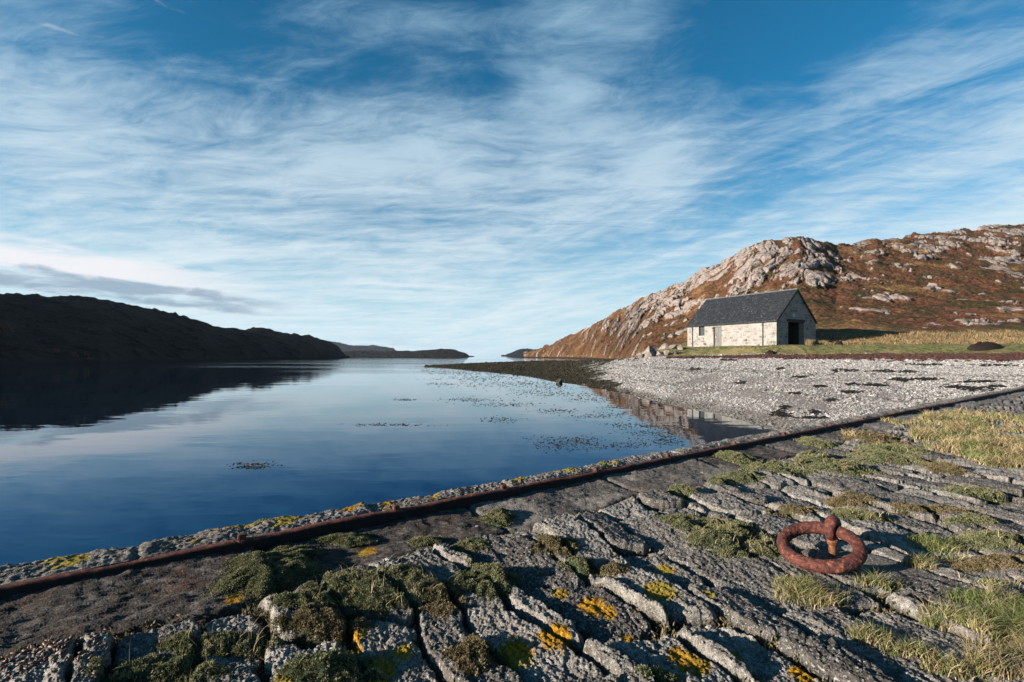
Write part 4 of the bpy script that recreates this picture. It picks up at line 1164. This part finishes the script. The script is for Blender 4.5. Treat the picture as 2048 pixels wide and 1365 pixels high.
tag(lumps("seaweed", XX, YY, 0.002 + 0 * XX, SS_ * 3.6, SS_ * 0.8, SS_ * 0.25 + 0.003, M_WEED, 6, rough=0.9), "dark seaweed fronds lying on the calm water", "seaweed", kind='stuff')

# heaps of old seaweed on the grass
def heap(u, y, w, d, h, label, seed):
    x = (u - CX) / F * y
    n1, n2 = 14, 40
    r = np.linspace(0, 1, n1)[:, None]; a = np.linspace(0, 2 * math.pi, n2)[None, :]
    lx = w * r * np.cos(a) * (1 + 0.15 * gn(np.cos(a) * 2, np.sin(a) * 2, seed)); ly = d * r * np.sin(a)
    lz = h * (1 - r ** 2.6) * (1 + 0.22 * gn(lx * 2.0, ly * 2.0, seed + 1)) + 0.10 * gn(lx * 6, ly * 6, seed + 2) * (1 - r ** 4)
    lz = np.where(r > 0.97, -0.25, lz)
    o = grid_obj("seaweed_heap", lx, ly + 0 * r, lz + 0 * a, M_HEAP, flip=False)
    o.location = (x, y, tz(x, y) - 0.05)
    tag(o, label, "seaweed heap", "old seaweed heaps on the grass")
heap(1972, 41.8, 1.55, 0.8, 0.55, "largest dark heap of old seaweed, long and low, at the far right on the grass", 700)
heap(1678, 48.2, 0.42, 0.4, 0.42, "small round dark heap of old seaweed on the grass right of the boathouse gable", 710)
heap(1541, 46.0, 0.52, 0.4, 0.42, "dark mound of old seaweed at the turf edge in front of the boathouse", 720)

# ------------------------------------------------------------------ blades and leaves
def blades(X, Y, Z, H, W, rng, lean=0.5, seg=3, lean_dir=None):
    n = len(X)
    a = rng.random(n) * 6.283 if lean_dir is None else lean_dir + rng.normal(0, 0.9, n)
    L = H * lean * (0.3 + rng.random(n))
    fa = rng.random(n) * 6.283
    px_, py_ = np.cos(fa), np.sin(fa)
    rows = []
    for k in range(seg + 1):
        t = k / seg
        w = W * (1 - t ** 1.5) * 0.5
        cx = X + np.cos(a) * L * t ** 2; cy = Y + np.sin(a) * L * t ** 2
        cz = Z + H * (t - 0.25 * lean * t ** 2.5)
        if k < seg:
            rows.append(np.stack([cx - px_ * w, cy - py_ * w, cz], -1)); rows.append(np.stack([cx + px_ * w, cy + py_ * w, cz], -1))
        else:
            rows.append(np.stack([cx, cy, cz], -1))
    V = np.stack(rows, 1)
    m = V.shape[1]
    base = (np.arange(n) * m)[:, None]
    quads = np.concatenate([base + np.array([2 * k, 2 * k + 1, 2 * k + 3, 2 * k + 2]) for k in range(seg - 1)])
    tris = base + np.array([2 * seg - 2, 2 * seg - 1, 2 * seg])
    return V.reshape(-1, 3), quads, tris, np.repeat(rng.random(n), m)

def blade_obj(name, parts, mat, parent=None):
    Vs, Qs, Ts, Rs, off = [], [], [], [], 0
    for V, q_, t_, r_ in parts:
        Vs.append(V); Qs.append(q_ + off); Ts.append(t_ + off); Rs.append(r_); off += len(V)
    o = mesh_np(name, np.concatenate(Vs), [np.concatenate(Qs), np.concatenate(Ts)], mat, {'rnd': np.concatenate(Rs)}, True, parent)
    if parent: o['kind'] = 'stuff'
    return o

def leaves(P, N, L, W, rng, spread=0.9):
    """small pointed leaves rising from points P along normals N"""
    n = len(P)
    d = N + spread * rng.normal(0, 0.6, (n, 3)); d /= np.linalg.norm(d, axis=1, keepdims=True)
    s = np.cross(d, rng.normal(0, 1, (n, 3))); s /= np.linalg.norm(s, axis=1, keepdims=True) + 1e-9
    l = L * (0.6 + 0.8 * rng.random((n, 1))); w_ = W * (0.7 + 0.6 * rng.random((n, 1)))
    V = np.stack([P - s * w_ * 0.4, P + d * l * 0.55 - s * w_ * 0.5 * 0.9, P + d * l, P + d * l * 0.55 + s * w_ * 0.5 * 0.9, P + s * w_ * 0.4], 1)
    Fa = (np.arange(n) * 5)[:, None] + np.array([0, 4, 3, 2, 1])
    return V.reshape(-1, 3), Fa, np.repeat(rng.random(n), 5)

def foot(u, v):
    x, y = gpt(u, v)
    for _ in range(2):
        z = zq(x, y); x, y = gpt(u, v, z)
    return x, y

def cushion(u, v, ru, rv, h, label, seed, brown=False, group="moss cushions in the joints of the quay", lobes=3, wisps=0, flat=1.6):
    """u,v: centre in the photo, ru,rv half sizes there; h height in metres"""
    rng = np.random.default_rng(seed)
    x, y = foot(u, v + rv * 0.30)
    D = y
    rx = 1.2 * ru / F * D
    ry = max(rv * D * D / (F * (EYE - Q)) * 0.95 - 0.20 * h, rx * 0.35)
    n1, n2 = 16, 48
    r = np.linspace(0, 1, n1)[:, None]; a = np.linspace(0, 2 * math.pi, n2)[None, :]
    edge = 1 + 0.34 * gn(np.cos(a) * 1.3 + seed, np.sin(a) * 1.3, seed) + 0.20 * gn(np.cos(a) * 4 + seed, np.sin(a) * 4, seed + 1)
    def surf(lx, ly):
        q_ = np.arctan2(ly / ry, lx / rx)
        e = 1 + 0.34 * gn(np.cos(q_) * 1.3 + seed, np.sin(q_) * 1.3, seed) + 0.20 * gn(np.cos(q_) * 4 + seed, np.sin(q_) * 4, seed + 1)
        rr = np.hypot(lx / rx, ly / ry) / e
        z = 0.68 * h * np.clip(1 - rr ** 2, 0, 1) ** 0.80
        sc_ = max(min(rx, ry), 0.05)
        z = z * (0.80 + 0.42 * gn(lx / sc_ * 1.2 + seed, ly / sc_ * 1.2, seed + 2)) + 0.16 * h * gn(lx * 26, ly * 26, seed + 4) * (1 - ss(0.8, 1.0, rr))
        return z, rr
    lx, ly = rx * r * np.cos(a) * edge, ry * r * np.sin(a) * edge
    lz, _ = surf(lx, ly)
    gx, gy = lx + x, ly + y
    gz = pave(gx, gy)[0]
    gsm = 0.5 * gz + 0.5 * np.maximum(gz, Q - 0.02)
    root = empty("moss_cushion", (x, y, Q))
    tag(root, label, "moss cushion", group)
    mat = M_CUSHB if brown else M_CUSH
    grid_obj("mat", lx, ly, gsm + lz - 0.006 - 0.03 * (r > 0.98) - Q, mat, parent=root, attrs={'rnd': 0 * lx - 0.25})
    area = math.pi * rx * ry
    px_m = 477.0 / D                              # render pixels per metre
    ls = max(0.0070, 1.12 / px_m)
    n = int(min(34000, max(500, 3.0 * area / (ls * ls * 0.22))))
    k = np.sqrt(rng.random(n)); k = np.where(rng.random(n) < 0.14, 0.9 + 0.32 * rng.random(n) ** 2, k); q_ = rng.random(n) * 6.283
    e = 1 + 0.34 * gn(np.cos(q_) * 1.3 + seed, np.sin(q_) * 1.3, seed) + 0.20 * gn(np.cos(q_) * 4 + seed, np.sin(q_) * 4, seed + 1)
    lx, ly = rx * k * np.cos(q_) * e * 1.02, ry * k * np.sin(q_) * e * 1.02
    z0, _ = surf(lx, ly); zx, _ = surf(lx + 0.006, ly); zy, _ = surf(lx, ly + 0.006)
    N = np.stack([-(zx - z0) / 0.006, -(zy - z0) / 0.006, np.ones(n)], -1)
    N = np.clip(N, -4, 4); N /= np.linalg.norm(N, axis=1, keepdims=True)
    gz = pave(lx + x, ly + y)[0]
    gz = 0.5 * gz + 0.5 * np.maximum(gz, Q - 0.02)
    P = np.stack([lx, ly, gz + z0 - 0.004 - Q], -1)
    V, Fa, R_ = leaves(P, N, ls, ls * 0.45, rng, 0.65)
    mesh_np("leaves", V, Fa, mat, {'rnd': R_}, True, root)
    if wisps >= 20:
        i = rng.choice(n, wisps)
        b = blades(P[i, 0], P[i, 1], P[i, 2], 0.03 + 0.05 * rng.random(wisps), np.full(wisps, max(0.0022, 0.5 / px_m)), rng, 1.1)
        blade_obj("dry_wisps", [b], M_DRY, root)
    return root

CUSH = [  # u, v, ru, rv, h, brown, wisps, label
    (548, 1138, 68, 50, .072, 0, 3, "tall rounded green moss cushion closest under the rusty rail at the left"),
    (620, 1195, 60, 24, .050, 0, 4, "green moss cushion spreading down from the tall one under the rail"),
    (752, 1158, 112, 46, .055, 0, 130, "broad moss cushion with pale dry grass wisps on its crown"),
    (645, 1232, 78, 34, .055, 1, 0, "brownish moss cushion below the broad one with dry wisps"),
    (435, 1284, 96, 26, .045, 0, 60, "long green moss cushion along the left edge of the dark slabs"),
    (330, 1345, 112, 17, .040, 0, 20, "low mossy strip at the bottom edge, left of the paving blocks"),
    (664, 1334, 74, 44, .080, 0, 10, "big dark green moss cushion cut by the bottom edge beside orange lichen"),
    (970, 1148, 56, 36, .070, 0, 2, "plump round green moss cushion between two pale blocks in mid quay"),
    (1112, 1104, 40, 21, .055, 1, 0, "brown-green moss cushion at the top edge of the paving blocks"),
    (1166, 1126, 34, 16, .045, 0, 0, "green moss cushion touching a yellow lichen patch"),
    (995, 1041, 25, 14, .055, 0, 2, "small round moss cushion alone on the dark slabs near the rail"),
    (938, 1088, 28, 13, .030, 0, 3, "small sparse moss cushion left of the first pale block"),
    (948, 1300, 40, 40, .050, 1, 0, "brown-green moss cushion filling the joint above the bottom edge"),
    (880, 1192, 44, 30, .032, 1, 4, "thin brown moss cushion filling a joint right of the broad one"),
    (1318, 1352, 40, 14, .040, 0, 0, "moss cushion half cut off by the bottom edge, right of centre"),
    (1468, 1068, 78, 38, .065, 0, 110, "large grassy moss cushion left of the iron ring"),
    (1375, 1046, 52, 20, .045, 0, 20, "ragged moss cushion at the left end of the large grassy one"),
    (1470, 912, 25, 12, .075, 0, 4, "dome-shaped moss cushion standing close to the rusty rail"),
    (1366, 978, 27, 11, .060, 0, 6, "small domed moss cushion near the rail between dark slabs"),
    (1480, 950, 34, 12, .055, 0, 10, "low moss cushion behind the domed one near the rail"),
    (1656, 928, 46, 22, .100, 0, 40, "highest moss cushion in the row across the mid quay"),
    (1550, 944, 40, 16, .065, 0, 20, "moss cushion at the left end of the row across the mid quay"),
    (1632, 886, 25, 9, .070, 0, 10, "small moss cushion below the rail above the mid quay row"),
    (1785, 896, 48, 10, .060, 0, 30, "flat green moss cushion right of the mid quay row, beside dry grass"),
    (1750, 872, 34, 12, .075, 1, 60, "straw-topped moss cushion near the bend of the rail"),
    (1780, 924, 62, 13, .070, 0, 20, "long moss cushion continuing the mid quay row to the right"),
    (1892, 934, 30, 10, .060, 1, 6, "brownish moss cushion at the right end of the mid quay row"),
    (1722, 1030, 42, 15, .045, 0, 60, "bright green moss cushion right behind the iron ring's eye"),
    (1700, 1000, 34, 10, .045, 1, 4, "tan moss cushion in the joint beyond the iron ring"),
    (1948, 982, 42, 12, .055, 0, 20, "green moss cushion by the right edge above the long mossy joints"),
    (1862, 1018, 66, 12, .040, 1, 10, "long tan and green moss strip in the joint right of the ring"),
    (1990, 1080, 70, 18, .040, 0, 20, "mossy strip at the right edge level with the iron ring"),
    (1980, 1122, 70, 16, .035, 1, 10, "tan mossy strip below the green one at the right edge"),
    (690, 1080, 40, 10, .028, 0, 6, "thin moss cushion lying in the shade of the rail"),
    (522, 1054, 17, 9, .050, 0, 0, "tiny moss cushion perched on the stone kerb above the water"),
    (1440, 976, 22, 9, .040, 0, 4, "little moss cushion between mid quay blocks left of the row"),
    (850, 1086, 26, 9, .026, 0, 6, "wispy little moss cushion in mid shade of the rail"),
    (1585, 1015, 40, 8, .025, 1, 0, "thin tan moss strip in the joint left of the ring's eye"),
    (1215, 1160, 40, 12, .03, 1, 0, "brown moss cushion tucked in the joint right of the lichen patch"),
    (1940, 1040, 40, 10, .04, 0, 10, "small green moss cushion under the long tan strip on the right"),
]
for k, (u, v, ru, rv, h, br_, wi, lab) in enumerate(CUSH):
    cushion(u, v, ru, rv, h, lab, 900 + k * 7, bool(br_), wisps=wi)

# grass tufts growing from the joints
def tuft(u, v, ru, rv, n, hmin, hmax, label, seed, dry=0.5, lean=0.9):
    rng = np.random.default_rng(seed)
    x, y = foot(u, v + rv * 0.5)
    rx = ru / F * y; ry = max(rv * y * y / (F * (EYE - Q)) * 0.8, 0.02)
    root = empty("grass_tuft", (x, y, Q))
    tag(root, label, "grass tuft", "grass tufts in the joints of the quay")
    px_m = 477.0 / y
    for nm, mat, m in (("green_blades", M_GRASS, int(n * (1 - dry))), ("dry_blades", M_DRY, int(n * dry))):
        if m < 4: continue
        k = rng.random(m) ** 0.6; a = rng.random(m) * 6.283
        lx, ly = rx * k * np.cos(a), ry * k * np.sin(a)
        gz = np.maximum(pave(lx + x, ly + y)[0], Q - 0.05) - Q
        b = blades(lx, ly, gz, (hmin + (hmax - hmin) * rng.random(m)) * (1.1 - 0.5 * k), np.full(m, max(0.0022, 0.62 / px_m)), rng, lean)
        blade_obj(nm, [b], mat, root)
    return root
TUFT = [
    (1622, 1182, 72, 24, 900, .04, .10, .55, "largest grass tuft, pale and spiky, just below the iron ring"),
    (1755, 1172, 50, 14, 420, .03, .08, .35, "dark green grass tuft right of the one under the ring"),
    (1590, 1160, 50, 10, 260, .02, .05, .6, "thin straw-coloured grass tuft along the joint left of the ring's foot"),
    (1738, 1268, 44, 18, 380, .03, .07, .55, "grass tuft in the joint two blocks below the iron ring"),
    (1820, 1298, 60, 16, 380, .03, .07, .45, "sparse grass tuft right of the one two blocks below the ring"),
    (1872, 1082, 44, 26, 800, .03, .07, .15, "deep green grass tuft shaded by the ring's long shadow"),
    (1840, 1125, 34, 12, 320, .04, .08, .5, "grass tuft between the shaded green one and the spiky one"),
    (1830, 842, 32, 14, 420, .06, .13, .6, "yellowish grass tuft near the rail at the edge of the dry meadow"),
    (1700, 868, 14, 4, 90, .05, .12, .9, "few dry stalks standing near the rail beyond the ring"),
    (1905, 1330, 60, 24, 420, .03, .09, .6, "grass tuft at the bottom right left of the straw-coloured meadow"),
]
for k, (u, v, ru, rv, n, h0, h1, dry, lab) in enumerate(TUFT):
    tuft(u, v, ru, rv, n, h0, h1, lab, 1300 + k, dry)

# continuous dry and green grass taking over the paving on the right
def meadow(name, polys, n, h0, h1, mat, label, seed, wpx=0.5, lean=1.0):
    rng = np.random.default_rng(seed)
    px_, py_ = [], []
    for (cu, cv, ru, rv, share) in polys:
        m = int(n * share)
        k = np.sqrt(rng.random(m)); a = rng.random(m) * 6.283
        uu = cu + ru * k * np.cos(a); vv = np.maximum(cv + rv * k * np.sin(a), 785)
        D = F * (EYE - Q) / (vv - HY)
        px_.append((uu - CX) / F * D); py_.append(D)
    X, Y = np.concatenate(px_), np.concatenate(py_)
    _, b = ab(X, Y)
    ok = (b > 0.15) & (ss(-0.35, 0.35, gn(X * 2.0, Y * 2.0, 1500) + 0.7 * gn(X * 6, Y * 6, seed)) > rng.random(len(X)))
    X, Y = X[ok], Y[ok]
    Z = np.maximum(pave(X, Y)[0], Q - 0.05)
    h = (h0 + (h1 - h0) * rng.random(len(X))) * (0.75 + 0.7 * gn(X * 3.5, Y * 3.5, seed + 1))
    o = blade_obj(name, [blades(X, Y, Z, np.maximum(h, 0.02), wpx * Y / 477 + 0.0006, rng, lean)], mat)
    tag(o, label, "grass", kind='stuff')
TOP = [(1960, 868, 140, 44, .55), (2060, 905, 150, 36, .45), (2160, 850, 120, 50, .3), (1900, 842, 70, 22, .2)]
meadow("grass", TOP, 19000, .05, .13, M_DRY, "straw-coloured grass covering the far right of the quay", 1500)
meadow("grass", TOP, 20000, .04, .10, M_GRASS, "green grass among the straw at the far right of the quay", 1501)
BOT = [(1990, 1215, 110, 55, .5), (2040, 1300, 110, 70, .6), (1945, 1180, 60, 30, .2), (2160, 1250, 120, 120, .5), (1900, 1230, 60, 24, .15)]
meadow("grass", BOT, 5600, .03, .09, M_GRASS, "green grass over the paving at the lower right", 1502)
meadow("grass", BOT, 4600, .04, .11, M_DRY, "pale dry grass mixed through the lower right corner", 1503)

# short mossy growth in the joints
def joint_moss():
    rng = np.random.default_rng(77)
    n = 160000
    u = rng.uniform(-200, 2300, n); v = 790 + 640 * rng.random(n) ** 0.8
    D = F * (EYE - Q) / (v - HY); X = (u - CX) / F * D
    z, so_, _, wz, _ = pave(X, D)
    _, b = ab(X, D)
    k = (b > 0.1) & (so_ > 0.35) & (gn(X * 1.6, D * 1.6, 78) > -0.15 - 0.3 * (u < 1000) + 0.5 * wz) & (rng.random(n) < 0.8)
    X, D, z = X[k], D[k], z[k]
    P = np.stack([X, D, z - 0.002 + 0.022 * rng.random(len(X))], -1)
    N = np.tile([0, 0, 1.0], (len(X), 1))
    ls = np.maximum(0.014, 1.6 * D / 477)[:, None]
    V, Fa, R_ = leaves(P, N, ls, ls * 0.4, rng, 1.3)
    tag(mesh_np("moss", V, Fa, M_CUSHB, {'rnd': R_}), "low moss and grass growing along the paving joints", "moss", kind='stuff')
joint_moss()

# dried bladder wrack washed up in the lower left corner
def pods():
    rng = np.random.default_rng(55)
    n = 170
    u = 75 + 120 * rng.normal(0, 0.6, n); v = 1312 + 45 * rng.normal(0, 0.6, n)
    v = np.maximum(v, 1262)
    D = F * (EYE - Q) / (v - HY); X = (u - CX) / F * D
    z = pave(X, D)[0]
    s = 0.003 + 0.005 * rng.random(n)
    tag(lumps("seaweed", X, D, z + 0.008, s * 2.0, s * 0.8, s * 0.55, M_POD, 56, rough=0.7, smooth=True), "dried brown bladder wrack scattered at the lower left of the quay", "seaweed", kind='stuff')
pods()

# long dry grass behind the bank and by the boathouse
def far_grass(n, ulo, uhi, f0, f1, h0, h1, mat, label, seed):
    rng = np.random.default_rng(seed)
    u = rng.uniform(ulo, uhi, n)
    Kn = knots_r(u); Dg, Dh = Kn[3], Kn[5]
    D = Dg + (Dh - Dg) * (f0 + (f1 - f0) * rng.random(n))
    X, Y = (u - CX) / F * D, D
    hx = (X - HX) * math.cos(HRZ) + (Y - HYY) * math.sin(HRZ); hy = -(X - HX) * math.sin(HRZ) + (Y - HYY) * math.cos(HRZ)
    ok = ~((hx > -0.3) & (hx < 11.7) & (hy < 0.25) & (hy > -7.8)) & (gn(X / 2.2, Y / 2.2, seed) > -0.25 + rng.normal(0, 0.3, n))
    u, D, X, Y = u[ok], D[ok], X[ok], Y[ok]
    Z = terrain(u, D)[0]
    h = (h0 + (h1 - h0) * rng.random(len(X))) * (0.8 + 0.5 * gn(X / 1.5, Y / 1.5, seed + 2))
    o = blade_obj("grass", [blades(X, Y, Z - 0.02, np.maximum(h, 0.05), 0.03 + 0.035 * rng.random(len(X)), rng, 0.6, 2)], mat)
    tag(o, label, "grass", kind='stuff')
far_grass(34000, 1640, 2500, 0.35, 1.35, .16, .55, M_BENT, "long tawny grass at the foot of the hill right of the boathouse", 1600)
far_grass(9000, 1300, 2500, -0.25, 0.7, .05, .12, M_GRASS, "short green turf grass around the boathouse", 1601)

def tussock(u, y, h, label, seed):
    rng = np.random.default_rng(seed)
    x = (u - CX) / F * y
    root = empty("grass_tussock", (x, y, tz(x, y)))
    tag(root, label, "grass tussock", "straw tussocks by the boathouse gable")
    n = 260
    r = rng.random(n) ** 0.7 * 0.32; a = rng.random(n) * 6.283
    lx, ly = r * np.cos(a), r * np.sin(a)
    blade_obj("blades", [blades(lx, ly, 0 * lx - 0.05, h * (0.6 + 0.5 * rng.random(n)) * (1.1 - r), np.full(n, 0.05), rng, 0.6, 3)], M_DRY, root)
tussock(1620, 47.6, .80, "straw tussock nearer the boathouse doorway", 1700)
tussock(1646, 48.0, .68, "straw tussock further right, past the gable corner", 1701)

# leafless bushes low on the dark hill
def bush(u, v, w, h, label, seed, twigs=220):
    rr = random.Random(seed)
    j = int(np.argmin(np.abs(CX + F * XL[0] / YL[0] - u)))
    vv = HY - F * (ZL[:, j] - EYE) / YL[:, j]
    i = int(np.argmin(np.abs(vv[:230] - v)))
    o = Vector((XL[i, j], YL[i, j], ZL[i, j]))
    root = empty("bare_bush", o)
    tag(root, label, "bush", "leafless bushes on the dark hill")
    bm = bmesh.new(); bt = bmesh.new()
    add_tube(bm, [(-w, 0, -0.2), (w, 0, -0.2)], 0.08, 5)
    for k in range(9):
        x0 = rr.uniform(-w * 0.7, w * 0.7)
        top = Vector((x0 + rr.uniform(-.6, .6), rr.uniform(-.6, .6), h * rr.uniform(.6, 1)))
        add_tube(bm, [(x0, 0, -0.3), (x0 * 1.02, 0, h * 0.3), top], [0.07, 0.05, 0.015], 5)
        for _ in range(twigs // 9):
            t = rr.uniform(0.25, 0.95)
            p = Vector((x0, 0, 0)).lerp(top, t)
            d = Vector((rr.gauss(0, 1), rr.gauss(0, 1), rr.uniform(0.2, 1.4))).normalized() * h * rr.uniform(.12, .35)
            add_tube(bt, [p, p + d * 0.6, p + d + Vector((0, 0, .08))], [0.022, 0.016, 0.008], 3, False)
    bm_obj("stem", bm, M_TWIG, root)
    bm_obj("twigs", bt, M_TWIG, root)["kind"] = "stuff"
bush(14, 662, 1.8, 2.6, "greyish leafless bushes at the far left edge of the dark hill", 1, 260)
bush(160, 716, 3.2, 1.7, "reddish leafless bush low on the dark hill above the shore", 2, 320)
bush(112, 708, 1.0, 1.5, "olive leafless bush left of the reddish one on the dark hill", 3, 140)

# ------------------------------------------------------------------ thin sea air
hm, ht, hb = material("haze")
ht.nodes.remove(hb)
vol = node(ht, 'ShaderNodeVolumePrincipled', {'Color': (0.62, 0.76, 0.92, 1), 'Density': 0.00005, 'Anisotropy': 0.2})
ht.links.new(vol.outputs[0], ht.nodes['Material Output'].inputs['Volume'])
bm = bmesh.new(); add_box(bm, -9200, 9200, -120, 9200, -12, 95)
hz = bm_obj("haze", bm, hm); hz['kind'] = 'stuff'; hz['label'] = "thin bluish sea air over the inlet"
